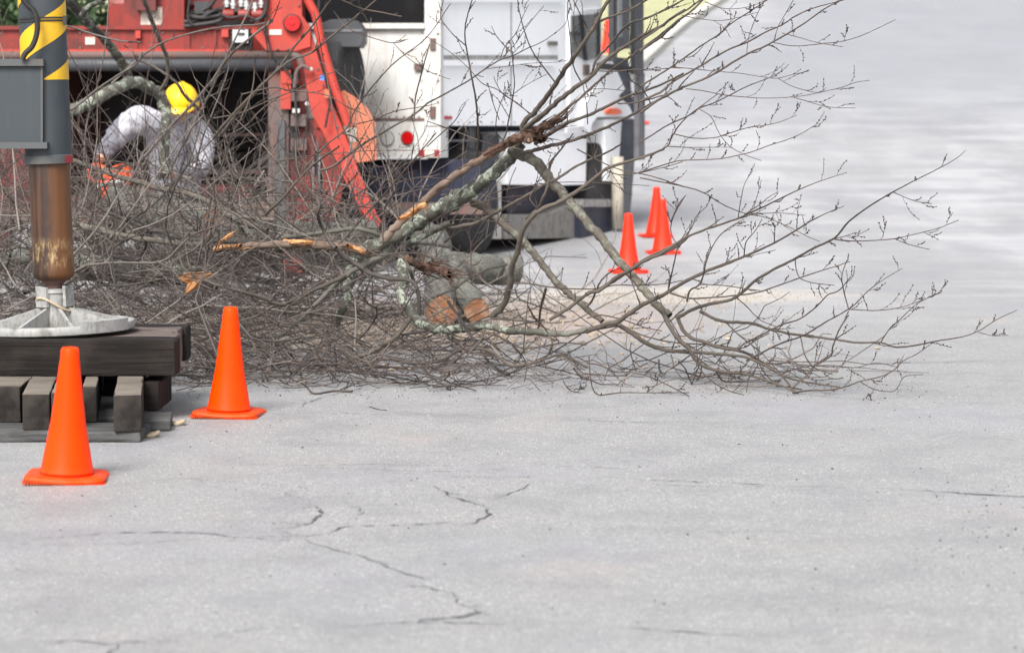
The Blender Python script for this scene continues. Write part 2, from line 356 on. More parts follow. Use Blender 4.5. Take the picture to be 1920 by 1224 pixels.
for c_ in [([(0, 1015), (90, 1012), (180, 1004), (330, 1000), (430, 1006), (520, 1014), (570, 1012)], .012, .012, 'crack_soft'),
           ([(440, 1010), (560, 1008), (610, 1003), (640, 992), (700, 990), (800, 986), (860, 980)], .012, .008, 'crack'),
           ([(570, 1012), (640, 1034), (720, 1064), (770, 1080), (808, 1088)], .012, .014, 'crack_soft'),
           ([(760, 1100), (810, 1104), (850, 1115), (862, 1130), (880, 1136), (905, 1148), (870, 1156)], .018, .014, 'crack'),
           ([(905, 1148), (860, 1158), (800, 1164), (772, 1174)], .016, .008, 'crack'),
           ([(1000, 1170), (770, 1166), (640, 1172), (520, 1180), (430, 1190), (410, 1196)], .008, .014, 'crack_soft'),
           ([(340, 1200), (240, 1205), (120, 1203), (60, 1205)], .014, .008, 'crack_soft'), ([(225, 1205), (210, 1224), (190, 1240)], .02, .012, 'crack'),
           ([(535, 935), (540, 927), (560, 921), (578, 918)], .02, .008, 'crack'), ([(585, 950), (600, 965), (590, 980), (565, 985), (515, 995)], .014, .010, 'crack'),
           ([(510, 958), (560, 955), (585, 950)], .006, .010, 'crack'), ([(640, 945), (670, 955), (680, 966), (650, 972)], .008, .005, 'crack_soft'),
           ([(780, 906), (830, 920), (870, 940), (900, 948), (915, 952)], .006, .014, 'crack'), ([(928, 948), (912, 958), (912, 968), (890, 980), (865, 987)], .02, .008, 'crack'),
           ([(930, 938), (960, 925), (985, 912), (1000, 905)], .008, .006, 'crack'),
           ([(250, 905), (350, 899), (450, 905), (530, 912)], .006, .008, 'crack_soft'),
           ([(420, 870), (560, 872), (700, 870), (850, 874), (950, 868), (1060, 876), (1180, 880)], .006, .006, 'crack'),
           ([(520, 882), (640, 878), (780, 884), (900, 882), (1010, 876), (1100, 882)], .006, .006, 'crack'),
           ([(600, 892), (740, 890), (860, 896), (1040, 896)], .005, .006, 'crack_soft'), ([(1150, 898), (1260, 904), (1400, 910), (1560, 916), (1750, 922), (1870, 930), (1940, 931)], .007, .014, 'crack'),
           ([(1200, 910), (1350, 912), (1500, 914)], .007, .006, 'crack_soft'), ([(1000, 870), (1060, 865), (1160, 862)], .006, .004, 'crack_soft'),
           ([(480, 778), (600, 774), (740, 778), (900, 783), (1100, 790), (1250, 794)], .006, .007, 'crack'), ([(560, 768), (700, 772), (850, 779), (960, 781)], .005, .006, 'crack_soft'),
           ([(1250, 798), (1420, 806), (1600, 812), (1750, 815), (1920, 828)], .006, .007, 'crack_soft'),
           ([(700, 712), (672, 716), (680, 726), (655, 735), (600, 748), (585, 756)], .014, .010, 'crack'), ([(600, 748), (590, 752), (560, 766)], .008, .01, 'crack_soft'),
           ([(1100, 990), (1250, 996), (1440, 998), (1640, 1008)], .006, .004, 'crack_soft'), ([(1160, 1178), (1300, 1186), (1480, 1196)], .02, .012, 'crack_soft'),
           ([(1480, 716), (1650, 722), (1800, 724), (1930, 728)], .006, .005, 'crack_soft'), ([(1600, 675), (1750, 680), (1920, 676)], .012, .012, 'crack_soft'),
           ([(0, 1020), (200, 1022), (420, 1010)], .006, .006, 'crack_soft')]:
    crack(*c_)
    if c_[3] == 'crack' and abs(c_[0][0][1]-c_[0][-1][1]) > 8:      # fine side cracks branching off
        rb = random.Random(c_[0][0][0])
        for q_ in range(3):
            x_, y_ = rb.choice(c_[0]); dx = rb.choice((-1, 1))*rb.uniform(14, 50); dy = rb.uniform(-9, 9)
            crack([(x_, y_), (x_+dx*.4, y_+dy*.8), (x_+dx*.7, y_+dy*.7), (x_+dx, y_+dy*1.4)], .007, .003, 'crack_soft', .010)
# verge and kerb beyond, where the street bends
e = [PG(1345, 1), PG(1305, 27), PG(1270, 50), PG(1236, 78), PG(1204, 108)]
far_e = [e[0]+(e[0]-e[2])*6]+e+[e[-1]+(e[-1]-e[-3])*1.0]
bm = bmesh.new(); W = 90; rows = []
for p_ in far_e:
    rows.append([bm.verts.new((p_.x-t, p_.y, G(p_.y)+.11+.02*t**.5+(0 if t == 0 else .0))) for t in (0, .5, 2, 6, 15, 40, W)])
for a_, b_ in zip(rows, rows[1:]):
    for i in range(len(a_)-1): bm.faces.new((a_[i], a_[i+1], b_[i+1], b_[i]))
tag(from_bm('grass_verge', bm, M['grass']), kind='structure')
bm = bmesh.new()
for a_, b_ in zip(far_e, far_e[1:]):
    fa = [Vector((a_.x, a_.y, G(a_.y)-.05)), Vector((a_.x+.28, a_.y, G(a_.y)-.05)), Vector((a_.x+.26, a_.y, G(a_.y)+.13)), Vector((a_.x, a_.y, G(a_.y)+.13))]
    fb = [Vector((b_.x, b_.y, G(b_.y)-.05)), Vector((b_.x+.28, b_.y, G(b_.y)-.05)), Vector((b_.x+.26, b_.y, G(b_.y)+.13)), Vector((b_.x, b_.y, G(b_.y)+.13))]
    va = [bm.verts.new(p_) for p_ in fa]; vb = [bm.verts.new(p_) for p_ in fb]
    for i in range(4): bm.faces.new((va[i], va[(i+1) % 4], vb[(i+1) % 4], vb[i]))
tag(from_bm('kerb', bm, M['kerb']), kind='structure')
# dark evergreen bushes standing behind the chipper
def bush(x, y, r, h, label, n=5000, seed=1):
    rng = np.random.RandomState(seed); t = empty('evergreen_bush', (x, y, G(y)), label, 'bush')
    cl = rng.randn(40, 3)*[r*.45, r*.45, h*.22]+[x, y, G(y)+h*.5]
    cc = cl[rng.randint(0, 40, n)]+rng.randn(n, 3)*.22*[r*.6, r*.6, h*.3]
    a = rng.randn(n, 3); a /= np.linalg.norm(a, axis=1)[:, None]; bb = np.cross(a, rng.randn(n, 3)); bb /= np.linalg.norm(bb, axis=1)[:, None]
    s1 = .07; v = np.stack([cc-a*s1, cc+bb*s1*.4, cc+a*s1, cc-bb*s1*.4], 1).reshape(-1, 3); f = np.arange(n*4).reshape(-1, 4)
    o = mesh_np('foliage', v, f, M['leaf'], t, smooth=False); o['kind'] = 'stuff'
    tube('trunk', [(x, y, G(y)-.05), (x+.05, y, G(y)+h*.4), (x-.05, y, G(y)+h*.8)], .07, M['bark_dark'], t, r2=.02)
bush(-5.0, 27.0, 1.5, 3.4, 'dark evergreen bush seen above the red chipper beam', 9000, 3)
bush(-7.3, 27.5, 1.6, 3.2, 'dark evergreen bush behind the striped outrigger post at far left', 9000, 4)
bush(-9.6, 28.5, 1.8, 3.4, 'dark evergreen bush just beyond the left picture edge', 5000, 5)

# ---------------------------------------------------------------- traffic cones
def cone(px, py, h, tilt, rz, mat, label, p=None):
    p = p or PG(px, py); s = h/.46
    t = empty('traffic_cone', p, label, 'traffic cone', 'orange traffic cones around the work area')
    bm = bmesh.new(); prof = [(.094, .026), (.090, .034), (.060, .20), (.033, .42), (.031, .448), (.027, .457), (.019, .459), (.017, .455), (.017, .38)]
    bm_lathe(bm, prof, 40); bmesh.ops.delete(bm, geom=[bm.faces[-1] if False else f for f in bm.faces if len(f.verts) > 10 and f.calc_center_median().z < .4 and f.calc_center_median().z > .3], context='FACES')
    o = from_bm('cone_body', bm, mat, None, smooth=True)
    bm = bmesh.new(); N = 12; hw = .14; g = {}
    def corner(u, v):                       # rounded square
        r = max(abs(u), abs(v)); return (u*(1-.06*abs(v)**6), v*(1-.06*abs(u)**6))
    for lay in (0, 1):
        for i in range(N+1):
            for j in range(N+1):
                u = i/N*2-1; v = j/N*2-1; a, c_ = corner(u, v); rr = math.hypot(u, v)
                z = (.004+.007*(math.sin(3*u+1.3+rz)*math.sin(2.4*v+rz)+.5)*max(0, rr-.5))+(0 if lay == 0 else .015+.012*max(0, 1-rr*1.15))
                sc_ = 1.0 if lay == 0 else .965
                g[lay, i, j] = bm.verts.new((a*hw*sc_, c_*hw*sc_, z))
    for i in range(N):
        for j in range(N):
            bm.faces.new((g[1, i, j], g[1, i+1, j], g[1, i+1, j+1], g[1, i, j+1])); bm.faces.new((g[0, i, j+1], g[0, i+1, j+1], g[0, i+1, j], g[0, i, j]))
    for i in range(N):
        for (a1, a2) in (((i, 0), (i+1, 0)), ((i+1, N), (i, N)), ((0, i+1), (0, i)), ((N, i), (N, i+1))):
            bm.faces.new((g[0, a1[0], a1[1]], g[0, a2[0], a2[1]], g[1, a2[0], a2[1]], g[1, a1[0], a1[1]]))
    q = from_bm('cone_base', bm, mat, None, smooth=True)
    nub = bmesh.new()                       # moulded feet under the rim
    for i in range(28):
        for sx, sy in ((1, 0), (-1, 0), (0, 1), (0, -1)):
            f = (i/27*2-1)*hw*.92; x = sx*hw*.975 if sx else f; y = sy*hw*.975 if sy else f
            bm_box(nub, (x, y, .006), (.005, .005, .010))
    k = from_bm('rim_foot', nub, mat, None); k['kind'] = 'stuff'
    for c_ in (o, q, k): c_.parent = t
    t.scale = (s, s, s); t.rotation_euler = (R_(tilt[0]), R_(tilt[1]), rz); t.location.z += .002
    return t
cone(125, 900, .468, (0, 2.4), R_(6), M['cone'], 'nearest orange traffic cone, in front of the stacked timbers')
cone(429, 779, .462, (0, 1.6), R_(-4), M['cone'], 'orange traffic cone standing right of the timber stack, before the brush pile')
cone(1178, 511, .465, (0, 0), R_(8), M['cone_red'], 'red orange cone seen through the twigs, left of the overlapping pair')
cone(1243, 475, .465, (1, -1), R_(5), M['cone_red'], 'red orange cone in front of the overlapping pair right of the truck')
cone(1229, 444, .46, (0, 1.2), R_(12), M['cone_red'], 'red orange cone partly hidden behind its twin right of the truck')
cone(1198, 232, .46, (0, 0), 0, M['cone_red'], 'small distant red cone peeking out behind the black truck mirror arm')
cone(1139, 112, .75, (0, 0), 0, M['cone_red'], 'distant red cone by the verge seen between cab and mirror')

# ---------------------------------------------------------------- stacked timbers under the outrigger
def timber(x0, x1, y0, y1, z0, z1, mat, label, rz=0, name='timber', group='squared timbers stacked under the outrigger', bev=.008, seed=0, top=None):
    rng = random.Random(seed); L, Wd, Hh = x1-x0, y1-y0, z1-z0
    bm = bmesh.new(); bm_box(bm, (0, 0, 0), (L, Wd, Hh))
    bmesh.ops.bevel(bm, geom=bm.edges[:], offset=bev, segments=2, affect='EDGES', profile=.6)
    ax = 0 if L > Wd else 1
    bmesh.ops.subdivide_edges(bm, edges=[e_ for e_ in bm.edges if abs((e_.verts[0].co-e_.verts[1].co)[ax]) > .3], cuts=14)
    for v in bm.verts:
        v.co += Vector((rng.uniform(-1, 1), rng.uniform(-1, 1), rng.uniform(-1, 1)))*.0016
    o = from_bm(name, bm, mat, None); o.location = ((x0+x1)/2, (y0+y1)/2, (z0+z1)/2); o.rotation_euler.z = R_(rz)
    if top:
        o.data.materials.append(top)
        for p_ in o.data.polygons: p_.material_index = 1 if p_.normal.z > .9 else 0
    return tag(o, label, 'timber', group)
def timber2(x0, x1, y0, L, z0, z1, mat, label, rz, seed, bev):
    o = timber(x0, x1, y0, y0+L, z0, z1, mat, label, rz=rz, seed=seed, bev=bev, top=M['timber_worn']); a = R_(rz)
    o.location = ((x0+x1)/2-math.sin(a)*L/2, y0+math.cos(a)*L/2, (z0+z1)/2); return o
def xa(px, d): return (px-960)*d/FPX
zp, z2, z3 = .042, .187, .340
M['t2'] = M['timber_end']
# ground planks and blocks
timber(-2.6, xa(262, 9.4), 9.34, 9.62, .002, zp, M['plank'], 'grey ground plank at the very bottom of the timber stack', name='ground_plank')
timber(-2.6, xa(250, 9.9), 9.80, 10.1, .002, zp, M['plank'], 'grey ground plank lying behind the front one, under the stack', name='ground_plank')
timber(xa(255, 9.8), xa(318, 9.8), 9.66, 9.90, .002, .052, M['plank'], 'short grey plank end with rope loops beside the stack', rz=6, name='plank_offcut')
timber(xa(258, 10), xa(296, 10), 9.97, 10.35, .045, .165, M['timber_dark'], 'small dark timber block behind the right hand timber', name='timber_block')
timber(-2.9, xa(262, 10.9), 10.86, 11.02, .002, z2, M['timber_dark'], 'dark timber lying crosswise at the back, added to darken the gaps', seed=40)  # added behind the lower layer so the gaps between timbers stay dark
# second layer, running away from the viewer
for i, (a, c_, y_, lb) in enumerate([(-48, 33, 9.62, 'lower timber at the left picture edge, end turned away'), (36, 89, 9.38, 'lower timber with square dark end left of the nearest cone'),
                     (90, 134, 9.40, 'lower timber mostly hidden behind the nearest cone'), (150, 178, 9.62, 'lower timber set back just right of the nearest cone'),
                     (208, 262, 9.33, 'rightmost lower timber with pale top and square dark end')]):
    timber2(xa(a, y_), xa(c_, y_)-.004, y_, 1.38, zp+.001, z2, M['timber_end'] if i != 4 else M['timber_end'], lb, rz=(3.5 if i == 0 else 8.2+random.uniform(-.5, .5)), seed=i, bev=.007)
# top layer
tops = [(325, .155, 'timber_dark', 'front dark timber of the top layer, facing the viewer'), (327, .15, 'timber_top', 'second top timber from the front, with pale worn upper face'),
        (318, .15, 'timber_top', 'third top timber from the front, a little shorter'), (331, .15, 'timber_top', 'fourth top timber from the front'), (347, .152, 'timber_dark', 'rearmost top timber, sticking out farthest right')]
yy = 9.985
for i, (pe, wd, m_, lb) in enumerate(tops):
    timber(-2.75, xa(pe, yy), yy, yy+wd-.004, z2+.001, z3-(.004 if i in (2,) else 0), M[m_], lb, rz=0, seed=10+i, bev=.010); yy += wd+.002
# ropes
def loop_rope(px, py, label, rz):
    c0 = PG(px, py); pts = []
    for i in range(13):
        a = -2.7+i*5.4/12; pts.append(c0+Vector((.045*math.cos(a), .03*math.sin(a), .012+.006*math.cos(2*a))))
    pts = [c0+Vector((-.14, -.012, .02))]+pts+[c0+Vector((-.14, .014, .025))]
    tag(tube('rope_loop', pts, .009, M['rope'], None, 8, 50), label, 'rope', 'rope handles of the ground planks')
loop_rope(325, 797, 'tan rope loop on the short plank, farther back', 0); loop_rope(276, 819, 'tan rope loop on the front ground plank, nearer', 0)

# ---------------------------------------------------------------- outrigger leg
D0 = 10.42; base = PZ(97, 612, z3+.002)
by = 10.36; bx = (102-960)*by/FPX
og = empty('crane_outrigger', (bx, by, z3), 'grey crane outrigger leg with yellow hazard stripes on a round pad', 'outrigger')
TILT = Matrix.Translation((bx, by, z3)) @ Matrix.Rotation(R_(-1.55), 4, 'Y')
def LZ(z): return TILT @ Vector((0, 0, z))
def lathe_part(name, prof, m, smooth=True, n=48, bev=0, par=None):
    bm = bmesh.new(); bm_lathe(bm, prof, n, TILT); o = from_bm(name, bm, m, par or og, smooth=False)
    if smooth:
        me = o.data; me.polygons.foreach_set('use_smooth', [len(p_.vertices) == 4 for p_ in me.polygons])
        me.set_sharp_from_angle(angle=R_(38))
    return o
def zpx(py): return 1.29-(py-206)*by/FPX-z3-.0
# pad
pad = lathe_part('foot_pad', [(.0, .004), (.325, .004), (.334, .010), (.338, .030), (.334, .042), (.320, .045), (.308, .038), (.304, .018), (.12, .014), (.0, .014)], M['alu'])
lathe_part('pad_floor', [(.066, .0145), (.303, .0185), (.303, .0195), (.066, .0155)], M['alu_dirt_shade'])  # dirt, plus the shade between the ribs put into the floor colour
lathe_part('pad_hub', [(.062, .012), (.060, .10), (.064, .165), (.070, .17), (.070, .185), (.045, .187), (.04, .16)], M['alu'])
for i in range(8):
    a = i*math.pi/4+.42; ca, sa = math.cos(a), math.sin(a); bm = bmesh.new()
    pr = [(.055, .012), (.311, .012), (.311, .036), (.055, .110)]
    bm_prism(bm, [TILT @ Vector((r*ca-sa*.007, r*sa+ca*.007, z)) for r, z in pr], Vector((sa*.014, -ca*.014, 0)))
    from_bm('pad_rib', bm, M['alu'], og, bevel=.003)
# lugs round the neck and the carrying grip on the rim
for a in (-.35, 1.2, 2.6, 4.0):
    bm = bmesh.new(); ca, sa = math.cos(a), math.sin(a)
    bm_prism(bm, [TILT @ Vector((.074*ca-sa*w_, .074*sa+ca*w_, z)) for w_, z in ((-.035, .11), (.035, .11), (.035, .195), (-.035, .20))], Vector((-ca*.014, -sa*.014, 0)))
    from_bm('hub_lug', bm, M['alu'], og, bevel=.003)
gr = []
for i in range(9):
    a = R_(-62+i*5.2); gr.append((a, .343 if i not in (0, 8) else .338))
bm = bmesh.new()
outer = [TILT @ Vector((.352*math.cos(a), .352*math.sin(a), .012)) for a, r in gr]; inner = [TILT @ Vector((.29*math.cos(a), .29*math.sin(a), .012)) for a, r in gr[::-1]]
bm_prism(bm, outer+inner, Vector((0, 0, .050))); from_bm('pad_grip', bm, M['alu'], og, bevel=.006)
tube('hub_rope', [TILT @ Vector((.078*math.cos(a), .078*math.sin(a), .12+.03*math.sin(a*1.7+1))) for a in np.linspace(2.6, 6.6, 14)], .006, M['rope'], og, 6, 40)
lathe_part('ball_neck', [(.036, .16), (.036, .20), (.050, .215), (.060, .225), (.075, .235)], M['rusty_grey'])
zb = zpx(513); zc = zpx(306)
lathe_part('inner_cylinder', [(.064, zb-.026), (.078, zb-.018), (.0865, zb-.006), (.0885, zb+.006), (.0885, zb+.03), (.0870, zb+.03), (.0868, zc+.01)], M['rust'])
lathe_part('collar', [(.094, zc-.002), (.1035, zc), (.1035, zc+.034), (.100, zc+.037), (.09, zc+.037)], M['steel_edge'])
ztop = zpx(-260)
lathe_part('outer_tube', [(.099, zc+.03), (.099, zc+.2), (.0985, ztop), (.09, ztop)], M['steel_grey'])
def patch(name, a0, a1, z0f, z1f, r, m, n=24, nz=2):
    bm = bmesh.new(); g = []
    for i in range(n+1):
        a = a0+(a1-a0)*i/n
        g.append([bm.verts.new(TILT @ Vector((r*math.cos(a), r*math.sin(a), z0f(a)+(z1f(a)-z0f(a))*j/nz))) for j in range(nz+1)])
    for i in range(n):
        for j in range(nz):
            try: bm.faces.new((g[i][j], g[i+1][j], g[i+1][j+1], g[i][j+1]))
            except ValueError: pass
    return from_bm(name, bm, m, og, smooth=True)
patch('reflector', R_(-38), R_(-4), lambda a: zc+.001, lambda a: zc+.033, .1043, M['red_mark'], 10)
zs = zpx(151)                                # lower end of the striped sleeve; the bands climb to the right
per = 110/FPX*by
for k in range(-1, 7):
    c0 = zpx(55)-per*(k-3)*-1
    f0 = lambda a, k=k: max(zs, zpx(55)+(k-2)*per+(a)*(.185/math.pi))
    f1 = lambda a, k=k: max(zs, zpx(2)+(k-2)*per+(a)*(.185/math.pi))
    if f1(.5) <= zs: continue
    patch('hazard_stripe', -math.pi*1.5, math.pi*.5, f0, f1, .1002, M['yellow'], 80, 1)
# beam end bracket left of the tube
PB = Plane((0, 10.24, 0), (0, 1, 0))
rect('beam_web', PB, -60, 122, 78, 272, 0, .16, M['steel_grey'], og, .006)
rect('beam_flange', PB, -60, 111, 81, 124, .02, .20, M['steel_edge'], og, .004)
rect('beam_flange', PB, -60, 267, 88, 279, .02, .20, M['steel_edge'], og, .004)
rect('beam_end_plate', PB, 76, 124, 80, 268, .004, .168, M['steel_edge'], og, .002)
cab = [(28, -60), (38, -12), (52, 10), (64, 22), (70, 45), (68, 68), (60, 88), (48, 100), (42, 112)]
co = tube('hydraulic_hose', [PB.hit(x, y, .035) for x, y in cab], .011, M['cable'], og, 10, 60)
for i in range(46):                          # ribbed sleeve of the hose
    pass
q = smoothpath([PB.hit(x, y, .035) for x, y in cab], 60); bm = bmesh.new()
for i in range(2, 58):
    a_, b_ = Vector(q[i]), Vector(q[i+1]); d_ = (b_-a_).normalized(); bm_cyl(bm, a_-d_*.0014, a_+d_*.0014, .0128, n=10)
o = from_bm('hose_rib', bm, M['cable'], co); o['kind'] = 'stuff'
for dz in (0, .012):
    patch('cable_tie', -math.pi*.98, math.pi*.2, lambda a: zpx(44)+dz, lambda a: zpx(44)+.007+dz, .1035, M['cable'], 40, 1)
rect('tie_end', PB, 118, 30, 124, 48, -.06, .01, M['cable'], og, .001)

# ---------------------------------------------------------------- red wood chipper
DC = 18.7; PC = Plane((0, DC, 0), (0, 1, 0))
ch = empty('wood_chipper', (xa(420, DC), DC+.6, G(DC+.6)), 'large red wood chipper with open dark feed hopper and round tail light', 'wood chipper')
R = lambda nm, x0, y0, x1, y1, off, th, m, bev=.008: rect(nm, PC, x0, y0, x1, y1, off, th, M[m], ch, bev)
R('main_beam', -40, 54, 468, 98, .02, .14, 'red'); R('beam_cap', -40, 49, 500, 56, .05, .20, 'red')
for x in (255, 353, 403): R('stiffener', x-2, 56, x+3, 97, .034, .02, 'red', .002)
R('bracket', 254, 58, 263, 72, .07, .05, 'red_light', .006); R('bracket', 415, 56, 428, 70, .07, .05, 'red_light', .006)
R('drum_housing', 232, -60, 345, 50, -.05, .6, 'red'); R('side_box', 255, -30, 292, 20, .04, .1, 'red_dark'); R('sticker', 264, 14, 304, 47, -.046, .008, 'paper', .001)
R('sticker_ring', 271, 22, 297, 40, -.044, .004, 'paper', .001)
R('motor_housing', 345, -60, 400, 10, -.2, .5, 'red_dark'); R('motor_block', 365, 4, 392, 26, -.02, .12, 'dark_plastic', .02); R('dark_recess', 342, 20, 480, 52, -.16, .3, 'dark_in')
R('engine_block', 395, -60, 500, 22, -.12, .4, 'red_dark')
for x in (418, 447, 472):
    bm = bmesh.new(); bm_cyl(bm, PC.hit(x, 28, .05), PC.hit(x+22, 28, .05), .045, n=16); from_bm('valve_body', bm, M['red'], ch, True, .006)
for x, y in ((425, 5), (437, 8), (452, 4), (462, 10), (478, 14), (490, 6)):
    bm = bmesh.new(); bm_cyl(bm, PC.hit(x, y+9, .07), PC.hit(x, y-9, .07), .018, n=10); bm_cyl(bm, PC.hit(x, y+3, .07), PC.hit(x, y-1, .07), .027, n=6); from_bm('fitting', bm, M['chrome'], ch)
for k, pts in enumerate([[(345, 42), (370, 38), (400, 22), (430, 12), (440, -20)], [(350, 30), (380, 34), (410, 30), (450, 18), (470, -10)], [(345, 50), (380, 46), (410, 40), (420, 30)], [(470, 40), (490, 34), (500, 10), (498, -30)], [(380, 20), (395, 10), (405, -10), (404, -40)]]):
    tube('hydraulic_hose', [PC.hit(x, y, .04+.02*k) for x, y in pts], .017, M['cable'], ch)
R('lever_block', 432, 55, 472, 95, .05, .1, 'dark_in'); R('latch_plate', 436, 56, 465, 80, .09, .03, 'chrome', .012); R('latch_slot', 445, 62, 458, 66, .105, .02, 'dark_in', .004)
# padded lip rollers over the feed opening
for y, r, m_ in ((104, .033, 'rusty_grey'), (122, .050, 'dark_plastic')):
    bm = bmesh.new(); bm_cyl(bm, PC.hit(-60, y, .03), PC.hit(548, y, .03), r, n=20); o = from_bm('lip_roller', bm, M[m_], ch, smooth=True)
tube('lip_bend', [PC.hit(548, 104, .03), PC.hit(560, 108, .03), PC.hit(566, 122, .03)], .033, M['rusty_grey'], ch)
# hopper: floor, back and side walls of the mouth
def quad_wall(nm, a, b_, c_, d_, m_, th=.03):
    bm = bmesh.new(); n_ = (b_-a).cross(d_-a).normalized(); bm_prism(bm, [a, b_, c_, d_], n_*th); return from_bm(nm, bm, M[m_], ch, bevel=.004)
TL, TR, BL, BR = PC.hit(-50, 118), PC.hit(520, 118), PC.hit(-50, 405), PC.hit(520, 405)
ins = Vector((0, 1.1, 0)); sx = Vector((.30, 0, 0)); sz = Vector((0, 0, .2))
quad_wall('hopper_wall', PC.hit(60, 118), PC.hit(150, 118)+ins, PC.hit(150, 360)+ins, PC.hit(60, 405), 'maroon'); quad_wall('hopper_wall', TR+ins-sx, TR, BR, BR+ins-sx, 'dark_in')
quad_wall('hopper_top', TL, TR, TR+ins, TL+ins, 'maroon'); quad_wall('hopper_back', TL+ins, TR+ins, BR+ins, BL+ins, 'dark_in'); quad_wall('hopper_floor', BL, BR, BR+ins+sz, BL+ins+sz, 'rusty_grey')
R('outer_wall', -60, 128, 60, 420, -.2, .05, 'red_dark')
bm = bmesh.new()
for k in range(3):
    yk = 272+k*24; bm_cyl(bm, PC.hit(250, yk, -.9), PC.hit(500, yk, -.9), .05, n=14)
from_bm('feed_roller', bm, M['dark_in'], ch, True)
R('feed_tray', 0, 405, 535, 418, .10, .35, 'rusty_grey'); 
for k, (m_, y0_, y1_) in enumerate((('timber_top', 372, 384), ('chip', 384, 396), ('timber_top', 396, 405))):
    o_ = rect('tray_edge', PC, 380-k*6, y0_, 516+k*2, y1_, .06, .05, M[m_] if m_ != 'chip' else M['pale_wood'], ch, .004)
# right hand post and leg
R('post', 503, 110, 541, 420, .02, .12, 'rusty_grey'); R('post_edge', 519, 225, 534, 420, .05, .03, 'steel_edge'); R('post_flange', 526, 128, 545, 205, .06, .03, 'red_light')
R('post_recess', 543, 130, 560, 300, 0, .1, 'dark_in'); R('leg', 530, 420, 566, 545, .0, .10, 'red'); R('leg', -20, 420, 20, 545, .0, .10, 'red_dark')
R('lower_frame', 541, 225, 590, 420, -.01, .10, 'red_dark'); R('lower_panel', 556, 330, 600, 415, .04, .05, 'red')
R('hinge_bar', 528, 150, 560, 157, .07, .03, 'red_light', .003)
for y_ in (168, 215, 260): R('rust_link', 545, y_, 575, y_+22, .05, .04, 'rusty_grey', .01)
R('silver_latch', 548, 204, 562, 212, .09, .03, 'chrome', .004)
prism('side_plate', PC, [(480, -60), (563, -60), (566, 30), (582, 52), (582, 88), (555, 96), (530, 95), (500, 96), (470, 60), (488, 20)], .06, .07, M['red_light'], ch, .008)
prism('slanted_arm', PC, [(562, 70), (582, 60), (600, 120), (618, 185), (640, 235), (660, 290), (680, 340), (705, 400), (718, 424), (700, 428), (680, 398), (650, 345), (625, 290), (606, 250), (585, 215), (574, 160)], .03, .08, M['red_light'], ch, .008)
prism('lower_plate', PC, [(585, 190), (618, 186), (655, 262), (640, 370), (622, 420), (605, 420), (604, 300), (590, 250)], .0, .05, M['red'], ch, .006)
tube('guard_tube', [PC.hit(x, y, .10) for x, y in ((566, -30), (580, 6), (592, 30), (600, 70), (614, 120), (628, 165), (640, 200), (652, 235))], .034, M['red_light'], ch, 14, 40)
prism('side_guard', PC, [(630, 176), (645, 170), (668, 184), (690, 205), (704, 232), (706, 300), (668, 306), (655, 250)], -.02, .05, M['orange_panel'], ch, .008)
R('sticker', 646, 240, 668, 266, -.016, .006, 'paper', .001); R('sticker', 608, 168, 624, 184, .075, .006, 'orange_panel', .001)
prism('brace', PC, [(628, 300), (648, 296), (690, 400), (676, 404)], -.1, .05, M['red'], ch, .006); R('blue_tag', 600, 142, 608, 151, .12, .01, 'blue', .001)
for x, y in ((583, 130), (575, 195)): disc('bolt', PC, x, y, .014, .09, .03, M['chrome'], ch, 12)
tube('hook', [PC.hit(x, y, .10) for x, y in ((552, 165), (556, 135), (568, 124), (580, 130))], .014, M['rusty_grey'], ch)
disc('light_ring', PC, 547.5, 44, .070, .10, .06, M['black'], ch, 32); disc('tail_light', PC, 548, 44, .060, .115, .05, M['lens_red'], ch, 32)
disc('light_bead', PC, 548, 44, .018, .122, .01, M['lens_red'], ch, 16)
R('spring_can', 592, 205, 612, 240, .02, .05, 'red', .03)
for x, y in ((572, 60), (572, 85), (596, 130), (606, 160), (618, 205), (632, 240), (652, 290), (668, 325), (684, 360), (700, 400), (500, 92), (520, 92), (540, 92), (505, 30), (560, 10)):
    disc('bolt', PC, x, y, .010, .045 if x < 560 else .04, .02, M['rusty_grey'], ch, 8) if not (480 < x < 566) else disc('bolt', PC, x, y, .010, .075, .02, M['rusty_grey'], ch, 8)
for x in (150, 205, 305, 380, 440): disc('bolt', PC, x, 62, .011, .03, .02, M['rusty_grey'], ch, 8); disc('bolt', PC, x, 90, .011, .03, .02, M['rusty_grey'], ch, 8)
R('beam_lip', -40, 93, 468, 98, .045, .03, 'red_light', .003)
for k, pts in enumerate([[(505, -30), (498, 40), (510, 100), (548, 150), (556, 230), (548, 300)], [(600, -30), (596, 60), (606, 110), (620, 170), (610, 240)], [(360, -20), (352, 30), (362, 48)], [(410, 24), (430, 34), (460, 30), (486, 44), (500, 70)]]):
    tube('control_cable', [PC.hit(x, y, .09+.01*k) for x, y in pts], .009, M['cable'], ch, 8, 36)
R('warning_sticker', 505, 56, 528, 66, .066, .005, 'paper', .001); R('warning_sticker', 160, 70, 178, 84, .026, .005, 'paper', .001)
for x, y0_, y1_ in ((585, 300, 410), (596, 320, 405)): R('tie_rod', x, y0_, x+4, y1_, .06, .02, 'mid_grey', .003)
R('roller_guard', 240, 250, 500, 256, -.7, .04, 'rusty_grey'); R('roller_guard', 240, 320, 500, 326, -.7, .04, 'rusty_grey')
